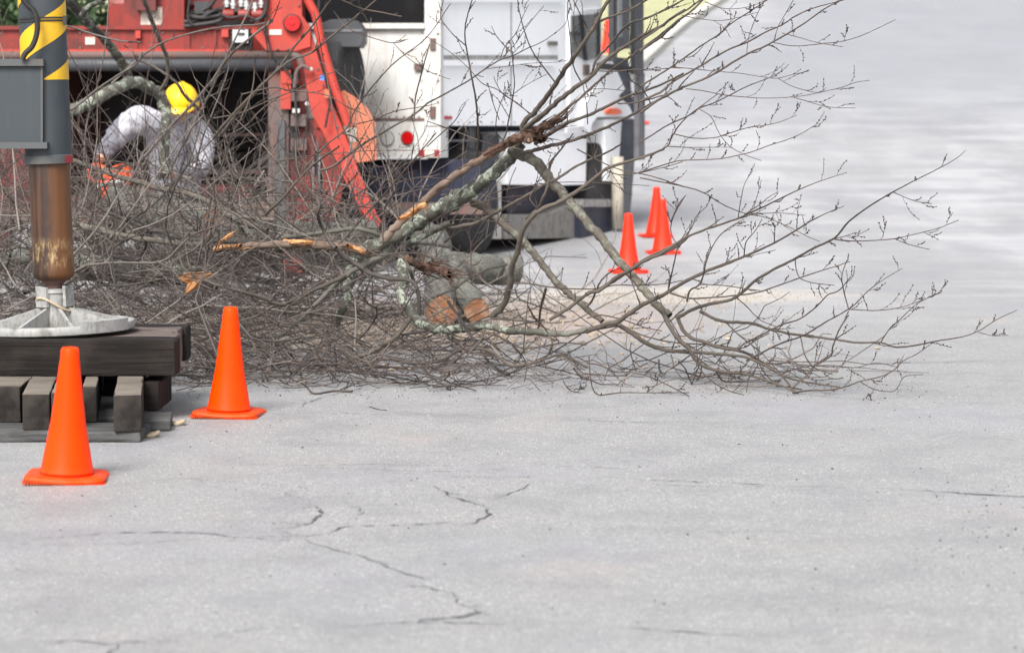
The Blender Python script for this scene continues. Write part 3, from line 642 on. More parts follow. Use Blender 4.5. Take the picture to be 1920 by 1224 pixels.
# wheel, mudguard and machine body behind
prism('mudguard', PC, [(600, 54), (605, 43), (620, 37), (655, 35), (671, 40), (680, 53), (680, 78), (673, 88), (607, 88), (600, 80)], -.15, .6, M['dark_plastic'], ch, .02); prism('mudguard_rim', PC, [(600, 56), (680, 55), (680, 60), (600, 61)], -.142, .01, M['mid_grey'], ch, .002)
c0 = PC.hit(634, 150, -.35); bm = bmesh.new(); Mx = Matrix.Translation(c0) @ Matrix.Rotation(R_(72), 4, 'Z') @ Matrix.Rotation(R_(90), 4, 'X')
bm_lathe(bm, [(.22, -.10), (.30, -.11), (.345, -.09), (.36, -.04), (.36, .04), (.345, .09), (.30, .11), (.22, .10)], 40, Mx); wt = from_bm('spare_tyre', bm, M['tyre'], ch, smooth=True)
bm = bmesh.new(); bm_lathe(bm, [(.0, -.07), (.2, -.07), (.215, -.105), (.225, -.105), (.225, .105), (.2, .07), (.0, .07)], 32, Mx); from_bm('rim', bm, M['steel_grey'], wt, smooth=False).matrix_parent_inverse = Matrix()
for o_ in (wt,): pass
bm = bmesh.new(); bm_box(bm, (xa(330, DC)+.1, DC+1.9, 1.45), (1.6, 1.5, 1.5)); from_bm('engine_cover', bm, M['red'], ch, bevel=.05)
bm = bmesh.new(); bm_box(bm, (xa(360, DC), DC+2.0, .62), (.9, 3.6, .14)); from_bm('drawbar', bm, M['red_dark'], ch, bevel=.02)
for sx_ in (-1, 1):
    cx = Vector((xa(360, DC)+sx_*1.02, DC+1.9, G(DC+1.9)+.36)); bm = bmesh.new(); Mx = Matrix.Translation(cx) @ Matrix.Rotation(R_(90), 4, 'Y')
    bm_lathe(bm, [(.2, -.10), (.30, -.11), (.345, -.09), (.36, -.04), (.36, .04), (.345, .09), (.30, .11), (.2, .10)], 36, Mx); wt2 = from_bm('wheel', bm, M['tyre'], ch, smooth=True)
    bm = bmesh.new(); bm_lathe(bm, [(.0, -.06), (.19, -.06), (.21, -.1), (.21, .1), (.19, .06), (.0, .06)], 28, Mx); from_bm('rim', bm, M['white'], wt2).matrix_parent_inverse = Matrix()

# ---------------------------------------------------------------- white truck
O = Vector((xa(826, 19.6), 19.6, 0)); F_ = Vector((xa(1205, 23.8), 23.8, 0)); ud = (F_-O).normalized(); nin = Vector((-ud.y, ud.x, 0))
PS = Plane(O, nin); PR = Plane(O, ud)
tr = empty('white_truck', O+ud*2.2+nin*1.1+Vector((0, 0, G(21.5))), 'white work truck parked behind the chipper, rear end towards the viewer', 'truck')
def TS(nm, pts, off, th, m, bev=.006): return prism(nm, PS, pts, off, th, M[m], tr, bev)
def TR_(nm, pts, off, th, m, bev=.006): return prism(nm, PR, pts, off, th, M[m], tr, bev)
def rc(x0, y0, x1, y1): return [(x0, y0), (x1, y0), (x1, y1), (x0, y1)]
TS('cargo_box', rc(828, -150, 1058, 236), .0, 2.15, 'white', .015)
TS('body_trim', rc(828, 113, 1040, 124), .03, .028, 'white', .008); TS('trim_shadow_strip', rc(828, 104, 1046, 112), .010, .008, 'alu', .001)  # grey strip above the trim: shadow of the crease put in as colour
TS('top_rail', rc(828, -8, 1052, 5), .02, .018, 'white', .005)
# rear end
for px0, px1 in ((796, 826),): TR_('corner_post', rc(px0, -150, px1, 236), .06, .055, 'white_dirty', .008)
TR_('tailgate', rc(560, 52, 796, 226), .03, .026, 'white_dirty', .004); TR_('gate_ledge', rc(560, 44, 796, 54), .075, .07, 'white_dirty', .006)
TR_('tailgate_lip', rc(560, 214, 806, 222), .05, .02, 'white_dirty', .004)
TR_('rear_window', rc(560, -150, 796, 44), .025, .022, 'glass', .002)
TR_('rear_sill', rc(560, 228, 826, 296), .05, .14, 'white_dirty', .006)
c0 = PR.hit(762, 258, .06)
disc('light_ring', PR, 763, 259, .058, .062, .02, M['rusty_grey'], tr, 28); disc('tail_light', PR, 763, 259, .050, .072, .025, M['lens_red'], tr, 28)
disc('light_ring', PR, 726, 260, .062, .062, .02, M['alu_dirt_shade'], tr, 28); disc('reverse_light', PR, 726, 260, .054, .070, .02, M['lens_clear'], tr, 28)
TR_('reflective_tape', rc(784, 281, 824, 294), .053, .004, 'red_mark', .001); TR_('reflective_tape', rc(796, 282, 814, 293), .056, .004, 'paper', .001)
for y_ in (72, 200): TR_('hinge', rc(806, y_, 816, y_+22), .075, .03, 'rusty_grey', .003)
TR_('tow_bar', rc(600, 380, 905, 402), .10, .12, 'rusty_grey', .01); TR_('rear_frame', rc(600, 300, 900, 378), -.10, .3, 'navy', .01)
for y_ in range(60, 215, 18): TR_('rivet', rc(789, y_, 792, y_+3), .034, .006, 'alu', 0)
for x_ in range(700, 796, 14): TR_('rivet', rc(x_, 218, x_+3, 221), .056, .006, 'rusty_grey', 0)
for y_ in (-20, 20, 62, 150, 190): TR_('post_bolt', rc(819, y_, 823, y_+4), .066, .008, 'rusty_grey', 0)
TR_('gate_latch', rc(776, 120, 790, 132), .06, .03, 'rusty_grey', .003); TR_('rust_strip', rc(690, 222, 826, 227), .052, .01, 'rusty_grey', .002)
for x_ in range(838, 1050, 21): TS('rivet', rc(x_, 228, x_+2.4, 230.4), .006, .008, 'alu', 0)
TS('panel_seam', rc(958, 5, 959.6, 104), .003, .003, 'alu_dirt_shade', 0); TS('panel_seam', rc(958, 124, 959.6, 236), .003, .003, 'alu_dirt_shade', 0); TS('side_vent', rc(1030, 78, 1046, 86), .02, .018, 'alu_dirt_shade', .002)
TS('mud_flap', rc(840, 380, 856, 462), -.3, .02, 'black', .003); TS('side_marker', rc(836, 218, 848, 224), .015, .012, 'lens_red', .002); TS('chassis_bracket', rc(880, 240, 892, 300), -.15, .1, 'mid_grey', .004); TS('air_line', rc(842, 262, 930, 266), -.13, .02, 'alu_dirt_shade', .002)
# chassis and underbody along the side
TS('chassis_rail', rc(826, 236, 1110, 300), -.28, .12, 'navy', .006); TS('underbody', rc(832, 300, 1100, 405), -.62, .9, 'navy', .02)
TS('skirt', rc(700, 310, 832, 470), -.5, .3, 'navy', .01)
TS('battery_box', rc(845, 300, 900, 372), -.10, .3, 'navy', .02); TS('toolbox', rc(905, 340, 940, 448), -.05, .3, 'white_dirty', .01); 
TS('air_tank', rc(905, 252, 938, 300), -.1, .2, 'dark_plastic', .03)
TS('side_panel', [(950, 248), (1100, 244), (1098, 346), (1040, 348), (952, 346)], -.03, .25, 'white', .01)
TS('fuel_tank', [(950, 402), (1030, 402), (1078, 380), (1090, 398), (1092, 446), (950, 448)], -.02, .5, 'alu_dirt_shade', .02); TS('step', rc(950, 346, 1095, 400), -.2, .2, 'navy', .01)
def wheel(px, off, rad, wdt):
    c_ = PS.hit(px, 300, off); c_.z = G(c_.y)+rad; e_ = tr
    Mx = Matrix.Translation(c_) @ nin.to_track_quat('Z', 'Y').to_matrix().to_4x4(); bm = bmesh.new()
    bm_lathe(bm, [(rad*.55, -wdt/2), (rad*.86, -wdt/2*1.05), (rad*.96, -wdt/2*.9), (rad, -wdt*.3), (rad, wdt*.3), (rad*.96, wdt/2*.9), (rad*.86, wdt/2), (rad*.55, wdt/2)], 40, Mx)
    t_ = from_bm('wheel', bm, M['tyre'], tr, smooth=True); bm = bmesh.new()
    bm_lathe(bm, [(.0, -wdt*.18), (rad*.2, -wdt*.3), (rad*.45, -wdt*.15), (rad*.54, -wdt*.5), (rad*.58, -wdt*.5), (rad*.58, wdt*.5), (0, wdt*.4)], 32, Mx); o_ = from_bm('rim', bm, M['white_dirty'], t_); o_.matrix_parent_inverse = Matrix()
    for k in range(8):
        a = k*math.pi/4; p_ = Mx @ Vector((rad*.34*math.cos(a), rad*.34*math.sin(a), -wdt*.24)); bm = bmesh.new(); bm_cyl(bm, p_, p_-nin*.05, .018, n=6); q_ = from_bm('wheel_nut', bm, M['rusty_grey'], t_); q_.matrix_parent_inverse = Matrix()
wheel(868, -.16, .46, .28); wheel(1118, -.12, .44, .27)
# far side wheels
wheel(868, -2.0, .46, .28); wheel(1118, -2.0, .44, .27)
# cab
TS('cab', [(1062, -150), (1128, -150), (1128, 100), (1150, 118), (1172, 168), (1110, 230), (1110, 250), (1062, 250)], .0, 2.05, 'white', .02)
TS('door', [(1068, 22), (1126, 16), (1127, 190), (1108, 240), (1068, 240)], .022, .02, 'white', .006)
TS('side_window', [(1072, 30), (1124, 26), (1124, 108), (1100, 114), (1072, 100)], .032, .012, 'glass_grey', .004)
TS('window_seal', [(1086, 28), (1093, 28), (1102, 114), (1096, 114)], .040, .008, 'black', .001)
TS('window_seal', rc(1121, 24, 1126, 110), .042, .010, 'black', .001); TS('door_handle', rc(1074, 60, 1090, 67), .06, .03, 'dark_plastic', .004)
TS('door_hinge', rc(1097, 122, 1106, 142), .045, .03, 'rusty_grey', .003)
TS('cowl', [(1124, 104), (1178, 110), (1186, 190), (1150, 188), (1122, 160)], -.02, 1.7, 'navy', .03)
TS('fender', [(1092, 236), (1098, 195), (1112, 170), (1132, 168), (1160, 180), (1180, 200), (1190, 224), (1176, 219), (1120, 220), (1110, 232), (1106, 250)], .06, .42, 'white', .02)
TS('marker_light', [(1137, 211), (1140, 206), (1146, 203), (1156, 203), (1163, 206), (1167, 211), (1163, 214), (1152, 215), (1141, 214)], .085, .03, 'lens_amber', .003)
TS('fender_inner', rc(1108, 222, 1136, 300), -.14, .2, 'navy', .01); TS('bumper_end', [(1134, 224), (1166, 224), (1158, 340), (1136, 340)], .05, .22, 'white', .02)
TS('grille_side', [(1164, 178), (1192, 186), (1196, 300), (1162, 300)], -.08, 1.5, 'navy', .03); TS('radiator_frame', [(1168, 300), (1190, 300), (1182, 400), (1168, 420)], -.02, .3, 'mid_grey', .02)
TS('step_box', rc(1090, 386, 1146, 458), .05, .35, 'navy', .01); TS('step_plate', rc(1096, 374, 1148, 388), .07, .35, 'alu', .006)
bm = bmesh.new(); a_ = PS.hit(1158, 294, .12); b_ = PS.hit(1158, 428, .12); bm_cyl(bm, a_, b_, .055, n=16); from_bm('bumper_post', bm, M['cream'], tr, True)
# mirror assembly
for x0_, x1_, y1_ in ((1150, 1157, 116), (1191, 1207, 140)): TS('mirror_arm', rc(x0_, -120, x1_, y1_), .34, .05, 'dark_plastic', .01)
TS('mirror_housing', rc(1158, -120, 1181, 92), .36, .08, 'dark_plastic', .02); TS('mirror_glass', rc(1160, -110, 1167, 70), .37, .01, 'glass_grey', .002)
TS('lower_arm', [(1128, 118), (1207, 128), (1207, 138), (1128, 130)], .30, .05, 'black', .008)
TS('mirror_post', rc(1198, 138, 1209, 300), .28, .05, 'mid_grey', .012)

exec_after = []
# ---------------------------------------------------------------- wood: tubes grown from traced centre lines
def taper(k, r0, r1): return np.linspace(r0, r1, k)
GY = np.vectorize(G)
def mk_tubes(lst, sides):                   # lst of (pts (K,3), rad (K,)) with equal K
    PP = np.stack([a for a, _ in lst]); RD = np.stack([r for _, r in lst])
    v, q = tube_arrays(PP, RD, sides); return v, q, np.repeat(RD.reshape(-1), sides)
rng = np.random.RandomState(11)
def grow_children(pp, rr, n, lmin, lmax, up=.0, ang=(22, 50), K=7, t0=.12, flat=.6, rfrac=.55, rmax=.006):
    out = []; L = len(pp)
    seg = np.linalg.norm(np.diff(pp, axis=0), axis=1); tot = seg.sum()
    for i in range(n):
        t = t0+(1-t0)*(i+rng.rand()*.8)/max(n, 1); t = min(t, .985); f = t*(L-1); j = int(f); fr = f-j
        p = pp[j]*(1-fr)+pp[min(j+1, L-1)]*fr; tan = pp[min(j+1, L-1)]-pp[max(j-1, 0)]; tan = tan/(np.linalg.norm(tan)+1e-9)
        r0 = rr[j]*(1-fr)+rr[min(j+1, L-1)]*fr
        rnd = rng.randn(3); rnd[1] *= flat; rnd[2] += .25*up; side = rnd-tan*rnd.dot(tan); side /= np.linalg.norm(side)+1e-9
        a = R_(rng.uniform(*ang)); d = tan*math.cos(a)+side*math.sin(a); ln = rng.uniform(lmin, lmax)*(.45+.55*(1-t)+.15)
        pts = [p]; st = ln/(K-1); curl = rng.randn(3)*.06+np.array([0, 0, up*.07])
        for k in range(K-1):
            d = d+curl+rng.randn(3)*.10; d /= np.linalg.norm(d); q = pts[-1]+d*st
            g = G(q[1])+.004
            if q[2] < g: q[2] = g+.002*rng.rand(); d[2] = abs(d[2])*.3
            pts.append(q)
        rs = min(r0*rfrac, rmax)*(.75+.5*rng.rand()); out.append((np.array(pts), taper(K, rs, max(.0011, rs*.35))))
    return out
OCT = np.array([[1, 0, 0], [0, 1, 0], [-1, 0, 0], [0, -1, 0], [0, 0, 1.6], [0, 0, -1.2]]); OF = np.array([[0, 1, 4], [1, 2, 4], [2, 3, 4], [3, 0, 4], [1, 0, 5], [2, 1, 5], [3, 2, 5], [0, 3, 5]])
def buds(lst, per=3, sz=.0030):
    cs, ds = [], []
    for pp, rr in lst:
        K = len(pp)
        for k in list(range(max(1, K-per), K)):
            j = K-1 if k == K-1 else k; d = pp[j]-pp[j-1]; d = d/(np.linalg.norm(d)+1e-9)
            s = rng.randn(3)*.7; off = (s/np.linalg.norm(s))*(rr[j]+sz*.6) if j < K-1 else d*sz
            cs.append(pp[j]+off); ds.append(d*.8+s*.25)
    if not cs: return np.zeros((0, 3)), np.zeros((0, 3), int)
    cs = np.array(cs); ds = np.array(ds); ds /= np.linalg.norm(ds, axis=1)[:, None]
    a = np.cross(ds, [0.3, .5, .8]); a /= np.linalg.norm(a, axis=1)[:, None]; b_ = np.cross(ds, a); s = sz*(.6+.7*rng.rand(len(cs)))[:, None, None]
    v = cs[:, None]+s*(OCT[None, :, 0:1]*a[:, None]+OCT[None, :, 1:2]*b_[:, None]+OCT[None, :, 2:3]*ds[:, None])
    f = OF[None]+np.arange(len(cs))[:, None, None]*6
    return v.reshape(-1, 3), f.reshape(-1, 3)
def twig_object(name, lst, parent, m, budn=3, sides=4, budsz=.0030):
    v, q, r = mk_tubes(lst, sides)
    tris = np.vstack([q[:, [0, 1, 2]], q[:, [0, 2, 3]]])
    if budn:
        bv, bf = buds(lst, budn, budsz); tris = np.vstack([tris, bf+len(v)]); v = np.vstack([v, bv]); r = np.r_[r, np.full(len(bv), .0008)]
    K = lst[0][0].shape[0]; tn = np.repeat(rng.rand(len(lst)), K*sides); tn = np.r_[tn, np.full(len(v)-len(tn), .25)]
    o = mesh_np(name, v, tris, m, parent, rad=r, tone=tn); o['kind'] = 'stuff'; return o
VIEWS = {'R': (1100, 360, 2.341), 'T': (1200, 0, 2.55), 'C': (800, 0, 3.825), 'N': (0, 0, 1.), 'S': (800, 280, 3.825), 'L': (500, 460, 3.06), 'V': (400, 280, 3.825), 'U': (400, 0, 3.825), 'A': (0, 250, 3.825), 'B': (0, 0, 3.825), 'E': (780, 180, 4.3725)}
def trace(view, pts, w0, w1, d0, d1, k=None, wob=.35):
    x0, y0, s = VIEWS[view]; n = len(pts)
    pix = smoothpath([(x/s+x0, y/s+y0, 0) for x, y in pts], k or max(14, min(60, int(n*4.5))))
    K = len(pix); rad = []; out = []
    for i in range(K):
        t = i/(K-1); d = d0+(d1-d0)*t+.06*math.sin(t*7+d0*13+n); wpx = (w0+(w1-w0)*t)/s
        r = wpx/2*d/FPX; p = P(pix[i, 0], pix[i, 1], d)
        if p.z < G(p.y)+r: p = PZ(pix[i, 0], pix[i, 1], G(p.y)+r)
        out.append(list(p)); rad.append(r)
    rad = np.array(rad); out = np.array(out)
    lum = 1+.10*np.sin(np.arange(K)*1.9+d0*5)*(rng.rand(K)*.8+.2)           # knots and swellings
    out += rng.randn(K, 3)*(rad[:, None]*wob*.35)
    return out, rad*lum
def limb(tree, spec, m, dens=1.0, sub=True, name='limb', up=1.0, tl=(.03, .15), budsz=.0036):
    pp, rr = trace(*spec)
    v, q, r = mk_tubes([(pp, rr)], 9 if rr.max() > .008 else 6); o = mesh_np(name, v, q, m, tree, rad=r)
    for e_ in (0, -1): pass
    L = np.linalg.norm(np.diff(pp, axis=0), axis=1).sum()
    if dens > 0:
        n = max(2, int(L*9*dens)); ch1 = grow_children(pp, rr, n, *tl, up=up, rmax=.0030)
        lst = list(ch1)
        if sub:
            for a, b_ in ch1:
                if rng.rand() < .35: lst += grow_children(a, b_, rng.randint(1, 3), .02, .08, up=up, rmax=.0018)
        tw = twig_object('twigs', lst, o, M['bark'] if m != M['bark_pile'] else m, 5, 4, budsz); tw.matrix_parent_inverse = Matrix()
    return o
tree = empty('fallen_tree', P(724, 447, 12.8), 'bare fallen tree crown with lichen stem and fanned twigs spread over the road', 'tree')
MB_, ML_ = M['bark'], M['bark_lichen']
T_ = []
# (view, points, width start, width end, depth start, depth end), material, twig density
T_ += [(('V', [(1010, 760), (1150, 700), (1300, 620), (1450, 540), (1600, 440), (1760, 360), (1850, 300)], 105, 120, 12.7, 12.4), ML_, .2),
 (('E', [(0, 1020), (200, 930), (350, 850), (480, 760), (600, 660), (720, 560), (800, 480), (870, 400)], 135, 95, 12.45, 12.0), ML_, .25),
 (('C', [(640, 1060), (680, 960), (700, 880), (780, 800), (870, 680), (930, 600), (990, 500), (1050, 420), (1110, 330), (1170, 240), (1220, 160), (1250, 90), (1310, 0), (1400, -140)], 42, 24, 12.0, 11.2), MB_, .4),
 (('C', [(1230, 160), (1300, 130), (1400, 95), (1500, 50), (1580, 0), (1750, -100)], 18, 12, 11.4, 10.9), MB_, .6),
 (('C', [(660, 1040), (700, 940), (780, 860), (860, 800), (950, 720), (1040, 650), (1110, 600), (1180, 550), (1220, 500), (1290, 430), (1380, 360), (1480, 300), (1580, 240), (1680, 190), (1760, 130), (1850, 75)], 42, 18, 12.0, 11.1), MB_, .4),
 (('C', [(1190, 530), (1200, 470), (1230, 410), (1290, 350), (1360, 270), (1420, 200), (1490, 155), (1560, 140), (1650, 100), (1750, 55), (1860, -15)], 20, 11, 11.7, 11.0), MB_, .5),
 (('C', [(830, 900), (900, 860), (980, 800), (1080, 720), (1160, 650), (1250, 570), (1340, 490), (1430, 430), (1530, 360), (1640, 280), (1740, 200), (1850, 115)], 20, 14, 12.0, 11.3), MB_, .5),
 (('C', [(780, 1030), (900, 950), (1000, 890), (1100, 850), (1200, 810), (1300, 760), (1400, 710), (1500, 670), (1600, 640), (1700, 600), (1840, 530)], 30, 13, 12.0, 11.0), MB_, .5),
 (('C', [(660, 1110), (760, 1080), (880, 1050), (1000, 1020), (1100, 990), (1200, 950), (1300, 910), (1400, 860), (1500, 810), (1600, 750), (1700, 700), (1840, 622)], 30, 14, 12.0, 10.9), MB_, .5),
 (('C', [(1370, 745), (1480, 740), (1590, 715), (1680, 690), (1836, 640)], 12, 8, 11.2, 10.9), MB_, .6),
 (('C', [(360, 1130), (370, 1000), (365, 850), (350, 700), (320, 540), (295, 400), (275, 280), (280, 170), (320, 20), (350, -60)], 20, 7, 12.0, 11.2), MB_, .5),
 (('C', [(275, 325), (200, 260), (140, 190), (100, 130), (110, 50), (130, -40)], 8, 5, 11.4, 11.1), MB_, .6),
 (('C', [(540, 1020), (570, 960), (590, 850), (615, 720), (630, 600), (620, 480), (610, 370), (600, 310), (580, 300)], 12, 6, 11.9, 11.3), MB_, .6),
 (('C', [(605, 375), (550, 320), (500, 260), (465, 190)], 7, 5, 11.3, 11.1), MB_, .6), (('C', [(540, 1000), (500, 950), (500, 850), (520, 770), (550, 690)], 9, 5, 11.8, 11.4), MB_, .6),
 (('C', [(630, 670), (700, 620), (790, 570), (860, 535)], 6, 4, 11.5, 11.2), MB_, 1.), (('C', [(520, 860), (470, 720), (440, 600)], 7, 5, 11.5, 11.3), MB_, .7),
 (('C', [(740, 820), (650, 740), (550, 680), (500, 600), (480, 550)], 7, 5, 11.6, 11.2), MB_, .7),
 (('C', [(920, 590), (850, 500), (770, 390), (720, 280), (680, 150), (655, 30), (655, -50)], 10, 7, 11.6, 10.9), MB_, .4),
 (('C', [(1110, 590), (1060, 500), (1040, 400), (1030, 280), (1015, 150), (1010, 30), (1040, -50)], 10, 5, 11.6, 11.0), MB_, .8),
 (('C', [(1170, 230), (1120, 140), (1070, 40), (1040, -30)], 9, 7, 11.3, 11.0), MB_, .6), (('C', [(1080, 345), (1060, 250), (1055, 120), (1065, 40), (1100, -40)], 7, 5, 11.3, 11.1), MB_, .8),
 (('C', [(0, 745), (150, 665), (300, 580), (430, 490), (530, 430), (620, 400), (720, 350), (850, 290), (980, 190), (1010, 140)], 13, 4, 12.3, 11.2), MB_, .5),
 (('C', [(430, 495), (600, 475), (750, 455), (900, 450), (1010, 435)], 5, 4, 11.7, 11.2), MB_, .6), (('C', [(530, 420), (560, 340), (640, 240), (690, 120), (730, 40)], 7, 4, 11.6, 11.2), MB_, .7),
 (('C', [(550, 410), (640, 310), (720, 190), (840, 45)], 6, 4, 11.6, 11.2), MB_, .6), (('C', [(0, 265), (100, 330), (200, 400), (300, 490), (400, 600), (500, 640), (600, 710), (750, 820)], 5, 7, 11.6, 11.4), MB_, .5),
 (('C', [(0, 1055), (80, 980), (200, 870), (280, 740)], 9, 6, 12.2, 11.9), MB_, .6), (('C', [(0, 870), (120, 910), (250, 960), (380, 1010), (500, 1050)], 7, 9, 12.2, 11.9), MB_, .5),
 (('C', [(1220, 510), (1340, 515), (1480, 500), (1600, 505), (1740, 490), (1836, 490)], 9, 7, 11.4, 11.0), MB_, .8),
 (('C', [(1155, 890), (1150, 780), (1130, 660), (1120, 600)], 9, 7, 11.4, 11.5), MB_, .5), (('C', [(1190, 640), (1300, 640), (1400, 650), (1480, 660)], 7, 5, 11.3, 11.0), MB_, 1.),
 (('C', [(1610, 750), (1580, 690), (1530, 620), (1470, 580), (1440, 500), (1480, 400), (1540, 290), (1600, 175)], 9, 5, 11.1, 10.8), MB_, .7),
 # the top right fan
 (('T', [(0, 540), (100, 470), (200, 420), (300, 380), (380, 340), (450, 295), (520, 255), (580, 230), (630, 205), (700, 165), (790, 110), (880, 45), (990, -10)], 14, 5, 11.0, 10.3), MB_, .8),
 (('T', [(0, 485), (100, 440), (165, 385), (250, 340), (340, 285), (430, 235), (520, 200), (600, 155), (680, 120), (740, 80), (830, 40), (980, 0)], 12, 4, 11.1, 10.6), MB_, .8),
 (('T', [(0, 415), (80, 365), (150, 320), (230, 265), (300, 215), (370, 170), (440, 110), (520, 60), (610, 0), (700, -60)], 9, 4, 11.2, 10.7), MB_, .8),
 (('T', [(0, 245), (60, 205), (110, 170), (180, 100), (240, 60), (310, -10)], 13, 9, 11.2, 10.9), MB_, .4), (('T', [(0, 195), (70, 150), (150, 90), (220, 50), (290, 0), (350, -40)], 10, 7, 11.1, 10.9), MB_, .4),
 (('T', [(0, 98), (60, 75), (120, 45), (200, 5), (250, -25)], 8, 6, 11.0, 10.9), MB_, .5),
 (('T', [(640, 205), (720, 220), (800, 218), (870, 210), (960, 200), (1050, 175), (1140, 135), (1222, 95)], 5, 3, 10.5, 10.1), MB_, .5), (('T', [(680, 160), (760, 180), (850, 205), (970, 225)], 4, 3, 10.5, 10.2), MB_, .8),
 (('T', [(150, 320), (250, 330), (330, 338), (400, 345), (480, 352), (560, 365), (650, 375), (720, 360), (810, 340)], 5, 3, 11.0, 10.4), MB_, .9), (('T', [(220, 425), (300, 435), (400, 455), (500, 465), (600, 470), (730, 465), (800, 455), (870, 440), (960, 420), (1030, 395), (1097, 385)], 5, 3, 10.9, 10.2), MB_, .8),
 (('T', [(730, 465), (800, 485), (900, 512), (1030, 518)], 4, 3, 10.4, 10.2), MB_, .9), (('T', [(660, 375), (720, 410), (800, 435), (860, 445)], 4, 3, 10.5, 10.3), MB_, .8),
 (('T', [(0, 680), (60, 645), (130, 600), (230, 555), (280, 520), (360, 490), (430, 455), (520, 410), (600, 380), (670, 345), (680, 325)], 8, 4, 11.2, 10.6), MB_, .8),
 (('T', [(0, 760), (60, 735), (130, 700), (150, 660), (180, 610), (230, 555), (290, 510), (370, 450)], 8, 4, 11.0, 10.8), MB_, .8), (('T', [(130, 700), (220, 705), (320, 705), (440, 705)], 5, 3, 10.9, 10.6), MB_, 1.4),
 (('T', [(0, 825), (80, 800), (180, 770), (270, 765), (380, 760), (460, 745), (540, 725), (620, 695), (700, 670), (770, 640), (852, 590)], 7, 3, 11.0, 10.3), MB_, 1.),
 (('T', [(160, 640), (250, 660), (350, 660), (420, 640), (520, 610), (600, 600), (680, 580), (750, 550)], 6, 3, 10.9, 10.5), MB_, 1.1), (('T', [(0, 850), (100, 870), (200, 890), (300, 920), (400, 980), (500, 1020), (600, 1040), (700, 1080), (800, 1130), (860, 1155)], 7, 3, 11.2, 10.7), MB_, .8),
 (('T', [(80, 1224), (150, 1180), (230, 1130), (350, 1085), (470, 1045), (520, 1020), (600, 985), (700, 935), (800, 890), (880, 860), (990, 825)], 14, 3, 11.2, 10.5), MB_, .9),
 (('T', [(520, 1020), (600, 1020), (700, 1020), (790, 1030)], 5, 3, 10.8, 10.6), MB_, 1.5), (('T', [(470, 1040), (480, 970), (500, 880), (540, 815)], 5, 3, 10.9, 10.7), MB_, .8),
 (('T', [(500, 1025), (570, 980), (620, 940), (662, 918)], 5, 3, 10.8, 10.6), MB_, 1.4), (('T', [(280, 520), (340, 560), (380, 640), (430, 700), (500, 740), (580, 768)], 4, 3, 10.9, 10.6), MB_, .7),
 (('T', [(310, 10), (400, 42), (500, 38), (560, 20), (610, 0)], 4, 3, 10.9, 10.7), MB_, 1.), (('T', [(200, 75), (280, 90), (380, 100), (470, 85), (560, 60)], 4, 3, 10.9, 10.7), MB_, 1.),
 (('T', [(640, 205), (660, 130), (700, 60), (740, -10)], 5, 3, 10.6, 10.5), MB_, .8), (('T', [(510, 260), (520, 180), (560, 70), (600, 0)], 4, 3, 10.7, 10.6), MB_, .8),
 # lower right
 (('R', [(0, 450), (20, 440), (60, 430), (130, 375), (190, 345), (250, 305), (330, 270), (400, 235), (450, 190)], 18, 13, 11.4, 11.2), MB_, .4),
 (('R', [(0, 612), (75, 585), (130, 570), (170, 545), (235, 500), (340, 450), (430, 395), (520, 350), (600, 320), (700, 280), (800, 235), (900, 180), (980, 130), (1060, 90), (1130, 62)], 24, 3, 11.7, 10.5), MB_, .9),
 (('R', [(400, 550), (470, 515), (540, 490), (600, 480), (655, 462), (700, 425), (740, 390), (820, 340), (910, 295), (1000, 245), (1085, 205), (1110, 180), (1150, 130), (1230, 70), (1310, 20), (1345, 0), (1420, -40), (1520, -90), (1620, -145), (1662, -182)], 16, 2.6, 11.4, 10.0), MB_, .45),
 (('R', [(1085, 207), (1150, 215), (1250, 213), (1350, 205), (1450, 183), (1540, 160), (1632, 124)], 6, 3, 10.7, 10.1), MB_, .7), (('R', [(1350, 205), (1400, 225), (1450, 240), (1505, 252)], 4, 3, 10.4, 10.2), MB_, .9),
 (('R', [(1345, 0), (1400, 25), (1450, 42), (1515, 52)], 4, 3, 10.3, 10.1), MB_, 1.), (('R', [(1085, 205), (1130, 195), (1180, 178)], 4, 3, 10.7, 10.5), MB_, 1.5),
 (('S', [(600, -10), (680, 50), (760, 80), (830, 150), (880, 220), (950, 290), (1010, 370), (1080, 440), (1150, 530), (1230, 610), (1300, 700), (1380, 800), (1450, 880), (1520, 960), (1600, 1060), (1680, 1150), (1740, 1190)], 82, 56, 12.1, 11.5), MB_, .12),
 (('R', [(330, 515), (345, 550), (365, 590), (400, 640), (450, 690), (480, 740), (530, 770), (600, 790), (700, 800), (800, 830), (870, 855), (920, 880)], 22, 7, 11.5, 11.0), MB_, .5),
 (('R', [(395, 540), (420, 600), (460, 640), (510, 655), (580, 680), (680, 700), (760, 740), (830, 790), (900, 820), (1000, 840), (1110, 855)], 18, 6, 11.5, 11.0), MB_, .5),
 (('R', [(130, 575), (200, 620), (260, 660), (330, 690), (420, 700), (510, 705), (620, 715), (700, 725), (780, 760), (850, 800), (900, 860), (925, 882)], 22, 8, 11.7, 11.0), MB_, .5),
 (('R', [(60, 600), (150, 590), (250, 630), (350, 655), (450, 665), (560, 670), (680, 685), (740, 650), (800, 620)], 8, 5, 11.6, 11.2), MB_, .6),
 (('R', [(500, 525), (560, 555), (620, 570), (720, 575), (800, 600), (880, 620), (960, 630), (1080, 645), (1180, 660), (1290, 660), (1350, 680), (1430, 675), (1530, 655), (1650, 635), (1720, 610), (1800, 560), (1890, 518)], 15, 2.6, 11.5, 10.4), MB_, .5),
 (('R', [(1720, 615), (1780, 630), (1850, 628)], 3.5, 2.6, 10.6, 10.5), MB_, .8), (('R', [(1290, 660), (1330, 600), (1390, 545), (1450, 490), (1550, 440)], 5, 3, 10.9, 10.5), MB_, 1.1),
